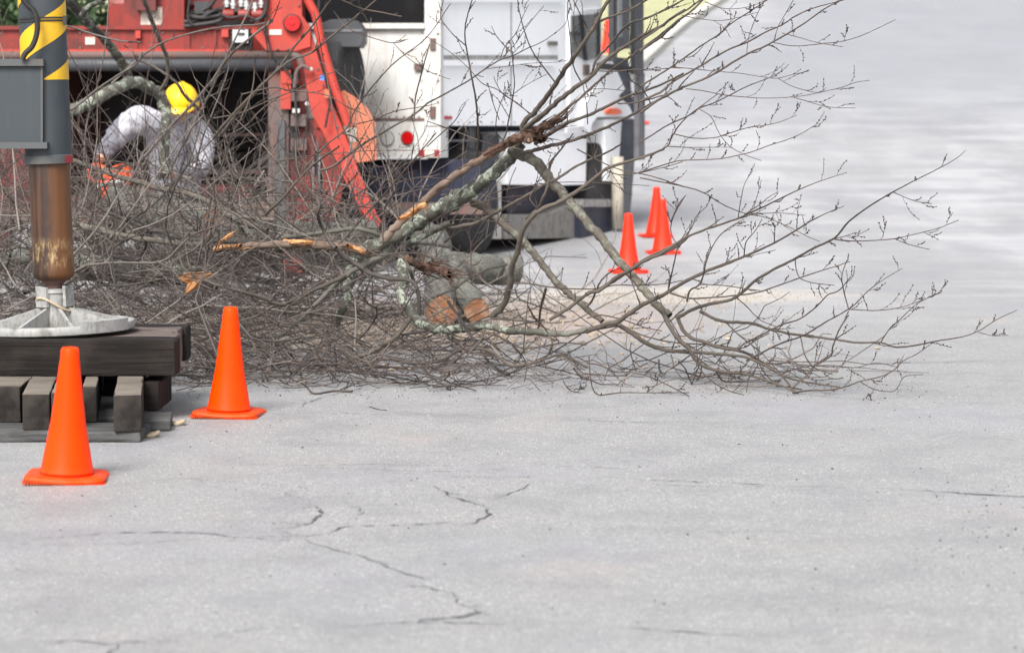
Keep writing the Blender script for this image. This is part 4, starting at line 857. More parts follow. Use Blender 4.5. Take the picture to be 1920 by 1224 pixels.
 (('R', [(700, 740), (760, 710), (850, 665), (950, 630), (1050, 570), (1140, 520), (1180, 490), (1240, 430), (1310, 380), (1385, 335)], 9, 3, 11.3, 10.4), MB_, .9), (('R', [(1150, 515), (1130, 440), (1120, 370), (1140, 305)], 6, 4, 10.8, 10.7), MB_, 1.2),
 (('R', [(1160, 515), (1250, 520), (1330, 515), (1400, 500), (1470, 475), (1558, 440)], 5, 3, 10.8, 10.4), MB_, 1.3), (('R', [(700, 660), (780, 620), (860, 580), (930, 560), (1000, 510), (1035, 475), (1060, 450), (1110, 430), (1160, 370)], 9, 4, 11.2, 10.7), MB_, .9),
 (('R', [(360, 440), (440, 465), (520, 465), (640, 455), (750, 440), (870, 400), (1000, 355), (1080, 330), (1155, 305)], 9, 4, 11.3, 10.7), MB_, .9), (('R', [(490, 405), (600, 410), (700, 425), (760, 432)], 6, 4, 11.1, 10.9), MB_, .7),
 (('R', [(905, 882), (980, 870), (1070, 868), (1150, 850), (1200, 830), (1290, 810), (1350, 780), (1390, 740), (1450, 710), (1520, 660)], 9, 3, 11.0, 10.6), MB_, .7), (('R', [(1200, 830), (1260, 865), (1340, 875), (1370, 850), (1395, 810), (1475, 800)], 5, 3, 10.9, 10.7), MB_, .5),
 (('R', [(900, 860), (970, 800), (990, 770), (1070, 720), (1080, 680), (1110, 600), (1150, 540)], 9, 6, 11.0, 10.8), MB_, .7), (('R', [(850, 800), (940, 770), (1060, 760), (1180, 770), (1270, 750), (1370, 770)], 6, 3, 11.1, 10.8), MB_, 1.2),
 (('R', [(370, 715), (390, 780), (430, 820), (500, 815), (600, 800), (700, 830)], 7, 4, 11.3, 11.1), MB_, .7), (('R', [(450, 690), (500, 780), (550, 830), (620, 870), (690, 890)], 8, 4, 11.3, 11.0), MB_, .7),
 (('R', [(570, 790), (600, 830), (660, 832), (760, 830), (850, 825)], 8, 4, 11.2, 11.1), MB_, .9), (('R', [(0, 750), (60, 760), (130, 790), (200, 790), (300, 820), (400, 870), (450, 895)], 7, 4, 11.4, 11.0), MB_, .9),
 (('R', [(10, 720), (15, 800), (30, 870), (60, 890), (150, 880), (260, 880), (370, 880), (450, 880)], 6, 4, 11.3, 11.0), MB_, .8), (('R', [(360, 420), (380, 330), (400, 240), (420, 200), (460, 160), (480, 110), (530, 60)], 7, 3, 11.2, 10.9), MB_, 1.1),
 (('R', [(440, 480), (455, 430), (500, 400), (530, 290), (570, 210), (620, 160), (690, 120)], 9, 3, 11.2, 10.8), MB_, .9), (('R', [(190, 345), (200, 400), (215, 440), (235, 495)], 6, 5, 11.3, 11.3), MB_, .5),
 (('R', [(610, 570), (660, 620), (710, 660), (760, 700)], 6, 5, 11.3, 11.1), MB_, .6), (('R', [(690, 285), (700, 220), (740, 170), (770, 120)], 6, 3, 10.9, 10.7), MB_, 1.), (('R', [(915, 290), (920, 340), (940, 380), (1000, 400), (1090, 410)], 5, 3, 10.8, 10.7), MB_, .9),
 (('R', [(655, 462), (700, 500), (760, 560), (830, 590)], 5, 3, 11.2, 11.1), MB_, .7), (('R', [(560, 330), (640, 300), (740, 275), (830, 255)], 4, 3, 11., 10.8), MB_, 1.), (('R', [(0, 555), (60, 540), (160, 560), (240, 590), (330, 610)], 7, 5, 11.6, 11.4), MB_, .7),
 (('R', [(370, 130), (400, 60), (435, 15)], 6, 4, 11.1, 11.), MB_, .8), (('R', [(400, 235), (370, 180), (380, 110), (430, 20)], 5, 4, 11.2, 11.), MB_, .6), (('R', [(940, 640), (960, 720), (1000, 770), (1080, 800)], 6, 4, 11., 10.9), MB_, .8),
 # middle
 (('S', [(330, 380), (420, 420), (500, 490), (570, 550), (640, 610), (720, 690), (800, 790), (870, 870), (930, 950), (1000, 1020), (1080, 1080), (1150, 1150), (1260, 1230)], 62, 42, 12.4, 11.8), MB_, .12),
 (('S', [(150, 575), (260, 550), (350, 530), (450, 480), (560, 420), (650, 370), (740, 320), (850, 250), (940, 210), (1060, 130), (1180, 70), (1300, 20), (1400, -40)], 32, 12, 12.2, 11.3), MB_, .4),
 (('S', [(-130, 680), (-30, 625), (60, 580), (130, 550), (180, 520)], 52, 40, 12.5, 12.2), ML_, .2),
 (('S', [(480, 1190), (560, 1100), (600, 960), (610, 850), (650, 740), (670, 640), (700, 560), (760, 480), (850, 420), (950, 380), (1020, 340), (1100, 290), (1200, 210), (1290, 140), (1400, 100), (1540, 60), (1700, 0)], 50, 16, 11.9, 11.0), MB_, .35),
 (('S', [(880, 1224), (1000, 1150), (1150, 1040), (1260, 990), (1380, 920), (1500, 830), (1600, 770), (1700, 720), (1836, 650)], 26, 18, 11.8, 11.4), MB_, .3),
 (('S', [(720, 500), (800, 420), (860, 290), (880, 200), (880, 110), (930, 40), (980, -20), (1050, -110)], 28, 9, 11.7, 11.2), MB_, .6), (('S', [(0, 770), (100, 790), (200, 870), (300, 950), (370, 1000), (480, 1100)], 10, 7, 12.0, 11.8), MB_, .6),
 (('S', [(250, 770), (330, 850), (400, 950), (500, 1000), (650, 1010)], 12, 8, 11.9, 11.7), MB_, .6), (('S', [(630, 960), (750, 965), (900, 990), (1050, 1000), (1200, 1000), (1350, 975), (1500, 975), (1700, 965), (1836, 940)], 12, 7, 11.8, 11.3), MB_, .6),
 (('S', [(1150, 1130), (1190, 1080), (1220, 1000), (1260, 930), (1320, 880), (1380, 855)], 16, 9, 11.7, 11.5), MB_, .6), (('S', [(1280, 150), (1400, 185), (1520, 170), (1700, 130), (1836, 90)], 9, 6, 11.4, 11.1), MB_, .7),
 (('S', [(1080, 0), (1250, 90), (1400, 150), (1600, 190), (1836, 265)], 10, 7, 11.5, 11.1), MB_, .5), (('S', [(440, 330), (560, 290), (680, 270), (850, 245), (1050, 235), (1300, 245), (1600, 262)], 8, 5, 11.9, 11.3), MB_, .4),
 (('S', [(0, 540), (200, 430), (350, 390), (520, 350), (720, 330)], 7, 6, 12.0, 11.8), MB_, .5), (('S', [(790, 420), (740, 350), (790, 250), (850, 130), (910, 60)], 8, 5, 11.6, 11.4), MB_, .9), (('S', [(500, 620), (500, 540), (540, 450), (600, 230), (640, 130)], 9, 6, 11.7, 11.5), MB_, .5),
 (('S', [(320, 860), (320, 700), (360, 600), (440, 480), (520, 410)], 9, 6, 11.7, 11.6), MB_, .6), (('S', [(600, 520), (450, 515), (300, 500), (100, 520)], 5, 6, 11.8, 11.9), MB_, .6), (('S', [(1225, 185), (1200, 100), (1200, 0), (1220, -130)], 9, 5, 11.3, 11.2), MB_, .8),
 (('L', [(780, 90), (790, 200), (765, 250), (790, 310), (820, 370), (850, 430), (920, 465), (1020, 480), (1130, 475), (1250, 460), (1300, 465), (1400, 490), (1550, 495), (1690, 510), (1840, 485)], 72, 30, 12.3, 11.7), ML_, .12),
 (('L', [(380, 0), (450, 70), (530, 120), (600, 160), (700, 190), (830, 205), (870, 280), (878, 390)], 28, 24, 11.9, 11.8), M['bark_dark'], .2), (('L', [(850, 220), (820, 140), (790, 80), (730, 30)], 20, 14, 11.9, 12.0), MB_, .2),
 (('L', [(500, 80), (480, 160), (465, 250), (455, 330), (430, 380), (400, 440)], 66, 50, 12.6, 12.4), ML_, .1), (('L', [(0, 545), (100, 500), (200, 420), (300, 320), (380, 240), (450, 180), (520, 130), (640, 75), (740, 20)], 20, 36, 12.2, 12.4), ML_, .3),
 (('L', [(-120, 690), (0, 690), (100, 675), (250, 680), (400, 680), (500, 655), (600, 610), (700, 560), (780, 480), (820, 420)], 20, 28, 11.8, 12.1), MB_, .4), (('L', [(560, 680), (700, 650), (850, 680), (1000, 660), (1100, 600), (1200, 590), (1290, 610), (1340, 650), (1400, 690), (1500, 680), (1600, 650), (1700, 630), (1840, 700)], 20, 14, 12.0, 11.4), MB_, .5),
 (('L', [(1250, 480), (1230, 540), (1150, 630), (1080, 720), (960, 810)], 14, 9, 11.5, 11.1), MB_, .5), (('L', [(-100, 700), (0, 710), (200, 720), (400, 715), (600, 740), (850, 745)], 12, 8, 11.7, 11.4), MB_, .7),
 (('L', [(80, 725), (150, 770), (220, 800), (270, 850), (380, 835), (490, 838)], 8, 14, 11.4, 11.1), MB_, .3), (('L', [(850, 740), (900, 790), (970, 805), (1060, 810)], 9, 6, 11.3, 11.1), MB_, .5),
 (('L', [(1040, 480), (1100, 560), (1200, 620), (1320, 640)], 12, 10, 11.7, 11.5), MB_, .5), (('L', [(180, 590), (300, 600), (420, 640), (560, 680), (760, 700)], 14, 9, 12., 11.6), MB_, .6), (('L', [(1300, 500), (1400, 560), (1500, 590), (1700, 560), (1836, 570)], 14, 9, 11.6, 11.3), MB_, .6),
 (('L', [(1620, 620), (1640, 560), (1600, 480), (1540, 420), (1500, 350)], 13, 8, 11.5, 11.5), MB_, .5), (('L', [(1836, 760), (1700, 720), (1550, 690)], 8, 6, 11.3, 11.2), MB_, .6),
 (('L', [(1480, 780), (1490, 680), (1440, 600), (1380, 540)], 7, 6, 11.2, 11.3), MB_, .6), (('L', [(1700, 780), (1740, 830), (1800, 845)], 7, 5, 11.1, 11.1), MB_, .5), (('L', [(590, 925), (640, 940), (690, 945)], 6, 5, 10.2, 10.1), MB_, .0),
 # left middle
 (('V', [(590, -60), (590, 0), (600, 120), (640, 230), (760, 350), (830, 350), (930, 290), (1060, 140)], 15, 7, 12.2, 11.8), MB_, .5), (('V', [(740, 350), (760, 400), (750, 480), (790, 580), (850, 680), (880, 710)], 22, 30, 11.9, 11.9), M['bark_dark'], .3),
 (('V', [(940, 380), (950, 500), (1010, 560), (1040, 650), (1110, 720), (1200, 760), (1400, 740), (1600, 790), (1836, 900)], 14, 10, 12.0, 11.8), M['bark_dark'], .5), (('V', [(820, 340), (900, 385), (1050, 410), (1200, 430), (1250, 460)], 11, 8, 11.9, 11.8), MB_, .6),
 (('V', [(0, 960), (150, 1010), (300, 1050), (480, 1110), (600, 1080), (700, 1020), (880, 940), (1000, 870), (1200, 790)], 18, 38, 12.0, 12.4), MB_, .4), (('V', [(480, 635), (650, 620), (850, 590), (1020, 570), (1120, 590), (1200, 620)], 30, 34, 12.5, 12.6), ML_, .3),
 (('V', [(370, 470), (480, 370), (600, 230), (720, 110), (900, -20)], 22, 14, 12.4, 12.0), MB_, .4), (('V', [(1200, 280), (1050, 60), (1090, -60)], 8, 7, 12., 11.9), MB_, .4), (('V', [(900, 680), (1100, 460), (1230, 320), (1330, 200), (1450, 60), (1600, -120)], 16, 8, 12.1, 11.8), MB_, .6),
 (('V', [(1430, 520), (1440, 300), (1420, 100), (1440, -40)], 9, 7, 12., 11.9), MB_, .4), (('V', [(1220, 700), (1215, 560), (1240, 400), (1330, 280)], 14, 9, 12.1, 12.), MB_, .4), (('V', [(1130, 190), (1300, 230), (1500, 205), (1700, 215)], 8, 7, 12.2, 12.0), MB_, .4),
 (('U', [(0, 990), (100, 870), (240, 720), (400, 560), (560, 430), (700, 380), (900, 220), (1050, 100), (1170, 0), (1260, -90)], 22, 12, 13.0, 12.3), MB_, .4), (('U', [(60, 960), (200, 780), (330, 640), (460, 500), (570, 350), (700, 200), (800, 60), (860, -20)], 20, 13, 13.1, 12.5), MB_, .4),
 (('U', [(760, 1224), (850, 1200), (1050, 1050), (1250, 930), (1430, 830), (1535, 742)], 20, 13, 12.6, 12.3), MB_, .4), (('U', [(640, 1224), (800, 1050), (950, 930), (980, 870), (1030, 770), (1160, 600), (1300, 450), (1530, 270), (1700, 30)], 13, 6, 12.3, 11.8), MB_, .6),
 (('U', [(0, 850), (200, 810), (400, 720), (560, 660), (700, 590), (900, 500)], 10, 6, 12.4, 12.2), MB_, .6), (('U', [(200, 680), (420, 630), (560, 650), (800, 680), (950, 760), (1100, 830)], 12, 7, 12.6, 12.3), MB_, .5),
 (('U', [(60, 1200), (120, 1000), (200, 850), (280, 640), (300, 400)], 13, 8, 12.8, 12.6), MB_, .5), (('U', [(850, -30), (920, 0), (1050, 60), (1200, 90), (1350, 120)], 12, 9, 12.0, 11.9), MB_, .2), (('U', [(1030, 890), (1150, 860), (1300, 800), (1480, 770), (1600, 745)], 9, 5, 12.1, 11.9), MB_, .9),
 (('U', [(1440, 850), (1450, 700), (1500, 500), (1550, 320)], 11, 9, 12.2, 12.1), MB_, .4), (('U', [(720, 80), (780, 380), (830, 650), (870, 850), (900, 1000)], 8, 10, 12.5, 12.4), MB_, .4), (('U', [(0, 1060), (120, 970), (250, 890), (330, 800), (480, 690), (600, 650)], 12, 8, 12.8, 12.5), MB_, .5),
 (('U', [(480, 1150), (700, 1120), (900, 1100), (1150, 1080), (1450, 1080)], 9, 7, 12.3, 12.1), MB_, .4), (('U', [(930, 960), (1020, 990), (1080, 1080), (1150, 1170), (1200, 1200), (1300, 1170)], 11, 7, 12., 11.9), MB_, .4), (('U', [(370, 800), (360, 600), (390, 400), (370, 200), (420, 60)], 8, 5, 12.5, 12.3), MB_, .7),
 (('U', [(860, 80), (960, 200), (1100, 260), (1290, 310), (1400, 280)], 8, 5, 12.2, 12.0), MB_, .6), (('U', [(1290, 310), (1400, 420), (1560, 520), (1700, 570)], 5, 4, 12., 11.9), MB_, .7), (('U', [(-20, 620), (100, 420), (300, 250), (420, 150), (480, 0)], 12, 7, 13., 12.6), MB_, .4)]
for sp, m_, dn in T_:
    limb(tree, sp, m_, dn)
# torn dead stub that crosses the lichen stem: peeled wood with splinters
def stub(spec, m, name, parent, splint=0, label=None):
    pp, rr = trace(*spec); K = len(pp); S_ = 14
    v, q, r = mk_tubes([(pp, rr)], S_); rs = np.random.RandomState(5); v = v.reshape(K, S_, 3)
    c_ = pp[:, None]; am = .35 if m == M['pale_wood'] else 1.; ridge = 1+am*(.12*np.sin(np.arange(S_)*2.3+1)[None, :, None]+.12*rs.randn(K, S_, 1))
    v = c_+(v-c_)*ridge; o = mesh_np(name, v.reshape(-1, 3), q, m, parent, rad=r, smooth=am < 1)
    if label: o['label'] = label
    if splint:
        ls = []
        for i in range(splint):
            j = rs.randint(int(K*.45), K); d = pp[min(j+1, K-1)]-pp[max(0, j-1)]; d /= np.linalg.norm(d)+1e-9
            s = rs.randn(3)*rr[j]*.9; a = pp[j]+s; L_ = rs.uniform(.04, .16); e_ = a+d*L_+rs.randn(3)*.012
            ls.append((np.linspace(a, e_, 5)+rs.randn(5, 3)*.002, np.linspace(rs.uniform(.002, .006), .0006, 5)))
        t_ = twig_object('splinter', ls, o, m, 0, 3); t_.matrix_parent_inverse = Matrix()
    return o
stub(('V', [(1220, 660), (1300, 560), (1400, 470), (1500, 390), (1600, 290), (1720, 200), (1850, 110), (1960, 55), (2080, -20)], 58, 52, 12.3, 12.1), M['pale_wood'], 'peeled_limb', tree, 10, 'peeled limb with orange torn wood')
stub(('C', [(420, 1110), (560, 1040), (700, 985), (800, 935), (900, 880), (955, 850)], 55, 52, 12.0, 11.7), M['deadwood'], 'torn_stub', tree, 70, 'dark torn stub with splintered end')
stub(('C', [(600, 1010), (680, 990), (740, 985), (800, 980), (830, 1000)], 70, 60, 11.85, 11.7), M['deadwood'], 'torn_knot', tree, 30)
c0 = P(991, 263, 11.55); bm = bmesh.new(); bm_lathe(bm, [(0, -.01), (.020, -.008), (.022, .006), (.008, .012), (0, .012)], 16, Matrix.Translation(c0) @ Matrix.Rotation(R_(80), 4, 'X') @ Matrix.Diagonal((1, .9, 1, 1))); from_bm('knot', bm, M['deadwood'], tree)
bm = bmesh.new(); bm_lathe(bm, [(0, -.004), (.007, -.003), (.006, .003), (0, .003)], 10, Matrix.Translation(c0+Vector((0, -.013, 0))) @ Matrix.Rotation(R_(85), 4, 'X') @ Matrix.Diagonal((1, 1.7, 1, 1))); from_bm('knot_heart', bm, M['pale_wood'], tree)
stub(('V', [(1330, 500), (1380, 485), (1450, 440), (1510, 395)], 30, 44, 12.15, 12.1), M['fresh'], 'fresh_tear', tree, 6)
stub(('V', [(0, 720), (120, 705), (300, 690), (420, 680), (600, 680), (800, 690), (1000, 710), (1110, 740)], 42, 66, 12.5, 12.4), M['pale_wood'], 'split_limb', tree, 40, 'split limb with orange inner wood')
stub(('V', [(10, 715), (80, 700), (150, 700), (200, 690)], 26, 30, 12.42, 12.4), M['fresh'], 'fresh_tear', tree, 5); stub(('V', [(500, 665), (600, 665), (700, 668), (780, 680)], 34, 30, 12.38, 12.36), M['fresh'], 'fresh_tear', tree, 5)
stub(('V', [(960, 690), (1020, 710), (1090, 745)], 26, 26, 12.3, 12.3), M['fresh'], 'fresh_tear', tree, 5); stub(('V', [(20, 690), (70, 650), (140, 605)], 18, 26, 12.35, 12.3), M['fresh'], 'fresh_tear', tree, 3)
stub(('V', [(1380, 780), (1450, 820), (1550, 850), (1640, 870), (1700, 905)], 50, 60, 12.0, 11.8), M['deadwood'], 'split_limb', tree, 60)

# ---------------------------------------------------------------- separate cut branches on the pile
def branch(label, specs, m, group=None, dens=.4):
    p0 = trace(*specs[0])[0][0]; t = empty('cut_branch', Vector(p0), label, 'branch', group)
    for sp in specs: limb(t, sp, m, dens)
    return t
GB = 'cut branches in the brush pile'
branch('thick dark limb leaning down from the top left into the chipper mouth', [('B', [(380, -120), (470, 0), (560, 90), (640, 180), (720, 260), (800, 350), (880, 460), (920, 560), (950, 610)], 62, 70, 15.6, 17.2), ('B', [(580, 120), (640, 50), (740, 0), (820, -60)], 42, 36, 16.0, 15.6)], M['bark_dark'], GB, .2)
branch('lichen covered bough arching left of the yellow helmet', [('B', [(380, 850), (500, 800), (620, 750), (720, 700), (820, 640), (950, 590), (1050, 620), (1150, 690), (1185, 790)], 92, 84, 16.4, 17.2), ('B', [(1180, 740), (1195, 850), (1185, 1000), (1180, 1160), (1170, 1260)], 76, 70, 17.2, 16.9)], ML_, GB, .15)
branch('grey branch hanging across the white sticker of the chipper', [('B', [(1000, -60), (1030, 0), (1080, 130), (1150, 300), (1200, 430), (1200, 560), (1150, 650)], 34, 26, 15.2, 16.0)], MB_, GB)
branch('crooked pale branch left of the helmet, ending in a fork', [('B', [(250, 860), (500, 790), (700, 640), (850, 540), (980, 460), (1020, 380)], 22, 15, 13.4, 13.0), ('B', [(980, 440), (950, 370), (890, 330)], 10, 8, 13.0, 12.9)], M['bark_pile'], GB)
branch('dark thin branch crossing the front of the yellow helmet', [('B', [(990, 430), (1100, 480), (1250, 580), (1320, 680), (1400, 760), (1500, 900), (1560, 960)], 18, 26, 13.6, 13.8)], M['bark_dark'], GB)
branch('long slanting branch rising right of the worker', [('B', [(1000, 1160), (1110, 1040), (1250, 880), (1380, 750), (1520, 580), (1650, 400), (1836, 240), (1960, 150)], 24, 16, 13.8, 13.2)], M['bark_pile'], GB, .6)
branch('steep slanting branch rising right of the worker from the pile', [('B', [(1180, 1300), (1300, 1060), (1400, 870), (1500, 680), (1590, 480), (1700, 250), (1790, 60), (1830, -60)], 20, 12, 13.4, 12.9)], M['bark_pile'], GB, .6)
branch('thin branch with a pale cut tip beside the striped post', [('B', [(380, 170), (470, 185), (620, 230), (750, 270), (900, 300), (1005, 305)], 14, 13, 13.0, 12.9)], M['bark_pile'], GB, .2)
branch('thin branch curving over the red beam to the right', [('B', [(800, 600), (1000, 420), (1160, 310), (1300, 260), (1500, 210), (1700, 185), (1836, 180), (1960, 150)], 16, 9, 13.4, 13.0)], M['bark_pile'], GB, .5)
branch('thick sagging branch in front of the worker, rising leftwards', [('A', [(380, 150), (540, 200), (700, 260), (850, 310), (1000, 350), (1150, 400), (1300, 420), (1450, 470), (1560, 530), (1640, 590), (1750, 640), (1920, 700)], 34, 46, 13.6, 13.0)], MB_, GB, .5)
branch('dark branch sloping from behind the post under the chainsaw', [('A', [(540, 380), (640, 470), (740, 550), (850, 600), (1000, 660), (1150, 710), (1300, 750), (1500, 770), (1850, 775)], 26, 36, 13.2, 12.9)], M['bark_dark'], GB, .5)
branch('rough thick branch lying level below the worker', [('A', [(420, 620), (520, 650), (700, 690), (900, 740), (1100, 770), (1300, 790), (1480, 800)], 48, 40, 13.3, 12.9)], MB_, GB, .4)
branch('pale bent branch reaching right from the rusty cylinder', [('A', [(530, 990), (620, 950), (800, 930), (1000, 930), (1180, 910), (1300, 800), (1400, 720), (1600, 650), (1750, 600)], 22, 10, 12.2, 11.9), ('A', [(1130, 920), (1250, 980), (1400, 1060), (1520, 1120)], 12, 8, 12., 11.8)], M['bark_pile'], GB, .6)
branch('brown branch curving to the right above the second cone', [('A', [(1280, 860), (1320, 970), (1430, 1040), (1600, 1100), (1836, 1160), (1950, 1200)], 16, 20, 12.2, 11.9)], MB_, GB, .5)
branch('short pale stick left of the rusty cylinder', [('A', [(150, 630), (150, 680), (180, 720), (235, 790), (300, 830)], 26, 26, 12.6, 12.4)], M['bark_pile'], GB, .3)
branch('straight upright stick between helmet and post', [('B', [(600, 1200), (620, 900), (700, 600), (760, 300), (780, -40)], 12, 7, 13.6, 13.4)], M['bark_pile'], GB, .6)
branch('thin upright branch right of the yellow helmet', [('B', [(1400, 1224), (1450, 1000), (1560, 720), (1640, 480), (1640, 300)], 15, 8, 13.8, 13.6)], M['bark_pile'], GB, .6)
# heavy logs
def log(label, a, b_, r0, r1, seed, m=None, k=22):
    rs = np.random.RandomState(seed); a = Vector(a); b_ = Vector(b_); t = empty('log', a, label, 'log', 'sawn logs under the brush')
    pp = np.linspace(a, b_, k)+rs.randn(k, 3)*r0*.05; pp[0] = a; rr = np.linspace(r0, r1, k)*(1+.05*rs.randn(k)); S_ = 22
    v, q, r = mk_tubes([(pp, rr)], S_); v = v.reshape(k, S_, 3); c_ = pp[:, None]; ph = np.sin(np.arange(S_)*.9+seed)*.05+np.sin(np.arange(S_)*.57*2)*.03
    v = c_+(v-c_)*(1+ph[None, :, None]+.015*rs.randn(k, S_, 1)); mesh_np('bark', v.reshape(-1, 3), q, m or M['bark_log'], t, rad=r)
    for e_, nm in ((0, 'cut_end'), (k-1, 'cut_end')):
        bm = bmesh.new(); d = Vector(pp[0]-pp[1]).normalized()*(1 if e_ == 0 else -1); ring = [bm.verts.new(Vector(p_)-d*.004) for p_ in v[e_]]; cc = Vector(pp[e_])
        rings = [ring]
        for f in (.93, .6, .25): rings.append([bm.verts.new(cc+(p_.co-cc)*f+d*.003*(1-f)) for p_ in ring])
        for A_, B_ in zip(rings, rings[1:]):
            for i in range(S_): bm.faces.new((A_[i], A_[(i+1) % S_], B_[(i+1) % S_], B_[i]))
        bm.faces.new(rings[-1]); from_bm(nm, bm, M['logend'], t)
def onlog(px, py, r): 
    p_ = PG(px, py); return Vector((p_.x, p_.y, G(p_.y)+r))
a_ = onlog(894, 607, .078); log('lichen log whose round sawn end shows clearest, right of its neighbour', a_, a_+Vector((-.42, 2.0, .42)), .076, .085, 3)
a_ = onlog(829, 612, .090); log('lichen log with pale sawn end, left of the clearest one', a_, a_+Vector((-.1, 1.9, .34)), .088, .095, 4)
log('big grey log resting across the brush below the white truck', P(800, 500, 16.6), P(975, 506, 17.0), .115, .10, 8)
log('thick mossy log in front of the kneeling worker', P(222, 385, 16.9), P(400, 425, 16.4), .135, .12, 5)
log('pale grey log lying level in the pile behind the split limb', P(405, 452, 14.6), P(700, 440, 14.9), .105, .09, 6)
log('dark log lying low in the left of the pile', P(140, 500, 14.2), P(420, 520, 14.0), .075, .06, 9, M['bark_dark'])
log('mossy log end behind the outrigger pad at left', P(-40, 500, 14.0), P(62, 480, 13.9), .05, .045, 12)

# ---------------------------------------------------------------- the tangle of brush: stuff
def hmax(x, y):
    back = min(1, max(0, (y-11.3)/2.6)); px = x*12.8/y                     # the heap falls away to the right
    lft = 1/(1+math.exp((px+.95)*4.2)); mid = 1/(1+math.exp((px+.25)*4)); right = 1/(1+math.exp((px-1.65)*5))
    return .70*back*lft+.10*lft+.20*mid*(.4+.6*back)+.15*right*(.45+.8*max(0, math.sin(px*5.1+1)*math.sin(px*2.3+y)))*max(0, 1-(y-11.1)/1.5)
def tangle(n, seed, xr, yr, lmin, lmax, rmin, rmax, K=9):
    rs = np.random.RandomState(seed); out = []
    while len(out) < n:
        x = rs.uniform(*xr); y = yr[0]+(yr[1]-yr[0])*rs.rand()**1.2; h = hmax(x, y)
        if rs.rand() > min(1, h*1.5): continue
        z = G(y)+h*rs.rand()**1.35; a = rs.uniform(0, 2*math.pi)
        d = np.array([math.cos(a)*1.2, math.sin(a)*.6, rs.normal(.05, .30)]); d /= np.linalg.norm(d); L = rs.uniform(lmin, lmax); st = L/(K-1)
        p = np.array([x, y, z])-d*L*.5; curl = rs.randn(3)*.09+[0, 0, .03]; pts = []
        for k in range(K):
            g = G(p[1])+.006; hh = hmax(p[0], p[1])
            if p[2] < g: p[2] = g+rs.rand()*.01; d[2] = abs(d[2])*.4
            if p[1] < 11.25: d[1] = abs(d[1])
            pts.append(p.copy()); d = d+curl+rs.randn(3)*(.13 if k % 3 else .30); d /= np.linalg.norm(d); p = p+d*st
        r = rs.uniform(rmin, rmax)*(1 if rs.rand() < .85 else 1.8); out.append((np.array(pts), taper(K, r, r*.4)))
    return out
big = tangle(640, 21, (-3.9, 1.7), (11.4, 16.6), .5, 1.3, .0022, .0068)
small = []
for pp, rr in big: small += grow_children(pp, rr, 4, .10, .36, up=.4, rmax=.0032, K=7)
bt = twig_object('brush_branches', big, None, M['bark_pile'], 0, 5); tag(bt, 'grey brown tangle of thicker sticks heaped behind the timber stack', 'brush pile')
tall = []
rt = np.random.RandomState(77)
for i in range(270):                        # long shoots standing out of the heap in front of the machine
    x0 = rt.uniform(-3.4, -.35); y0 = rt.uniform(12.3, 14.6); z0 = rt.uniform(.2, .75); a = rt.uniform(-1.25, 1.25)+(.25 if rt.rand() < .6 else -.4); L = rt.uniform(.45, 1.35)
    d = np.array([math.sin(a), rt.normal(0, .2), math.cos(a)*.9]); cu = rt.randn(3)*.07; p = np.array([x0, y0, z0]); pts = []
    for k in range(9): pts.append(p.copy()); d = d+cu+rt.randn(3)*.11; d /= np.linalg.norm(d); p = p+d*L/8
    q_ = rt.uniform(.0022, .0062); tall.append((np.array(pts), taper(9, q_, q_*.3)))
tl_ = []
for pp, rr in tall: tl_ += grow_children(pp, rr, 5, .08, .34, up=.8, rmax=.0026, K=7)
tag(twig_object('upright_branches', tall, None, M['bark_pile'], 0, 5), 'slender bare shoots rising from the heap before the red machine', 'brush shoots')
tag(twig_object('upright_twigs', tl_, None, M['bark_pile'], 4, 3, .0034), 'fine budded side twigs on the shoots before the red machine', 'twigs')
small = [s for s in small]; fine = tangle(1500, 22, (-3.9, 1.8), (11.2, 16.4), .25, .8, .0018, .0036, K=7)
ft = twig_object('brush_twigs', small+fine, None, M['bark_pile'], 2, 3); tag(ft, 'fine budded twigs filling the heap of brush', 'twigs')
# flat scatter along the front edge, to the right under the crown
ed = tangle(330, 23, (-1.8, 1.9), (11.1, 12.1), .2, .7, .0016, .0034, K=7); ed2 = []
for pp, rr in ed:
    pp = pp.copy(); pp[:, 2] = np.minimum(pp[:, 2], .02+.16*np.abs(np.sin(pp[:, 0]*9))); ed2.append((pp, rr))
et = twig_object('loose_twigs', ed2, None, M['bark_pile'], 2, 3); tag(et, 'thin loose twigs scattered flat along the front edge of the brush', 'twigs')
# chips and crumbs
def scatter(name, n, f, sz, m, label, cat, seed, flat=.4):
    rs = np.random.RandomState(seed); V_, F_2 = [], []
    box = np.array([[-1, -1, -1], [1, -1, -1], [1, 1, -1], [-1, 1, -1], [-1, -1, 1], [1, -1, 1], [1, 1, 1], [-1, 1, 1]])*.5; bf = np.array([[0, 3, 2, 1], [4, 5, 6, 7], [0, 1, 5, 4], [1, 2, 6, 5], [2, 3, 7, 6], [3, 0, 4, 7]])
    for i in range(n):
        x, y = f(rs); s = rs.uniform(.4, 1.3, 3)*sz*[1, .55, flat]; a = rs.uniform(0, 6.3); t = rs.normal(0, .25)
        Rm = np.array(Matrix.Rotation(a, 3, 'Z') @ Matrix.Rotation(t, 3, 'X')); v = (box+rs.randn(8, 3)*.12)*s @ Rm.T+[x, y, G(y)+s[2]*.6+.003]
        V_.append(v); F_2.append(bf+i*8)
    o = mesh_np(name, np.vstack(V_), np.vstack(F_2), m, None, smooth=False); return tag(o, label, cat, None, 'stuff')
scatter('wood_chips', 1500, lambda r: (r.normal(-.8, .9), r.normal(14.0, .8)), .024, M['chip'], 'pale wood chips lying on the road under the brush', 'wood chips', 31)
scatter('sawdust_chips', 900, lambda r: (r.normal(.9, .6), r.normal(16.4, .5)), .013, M['chip'], 'cream sawdust and small chips on the road by the distant cones', 'sawdust', 32)
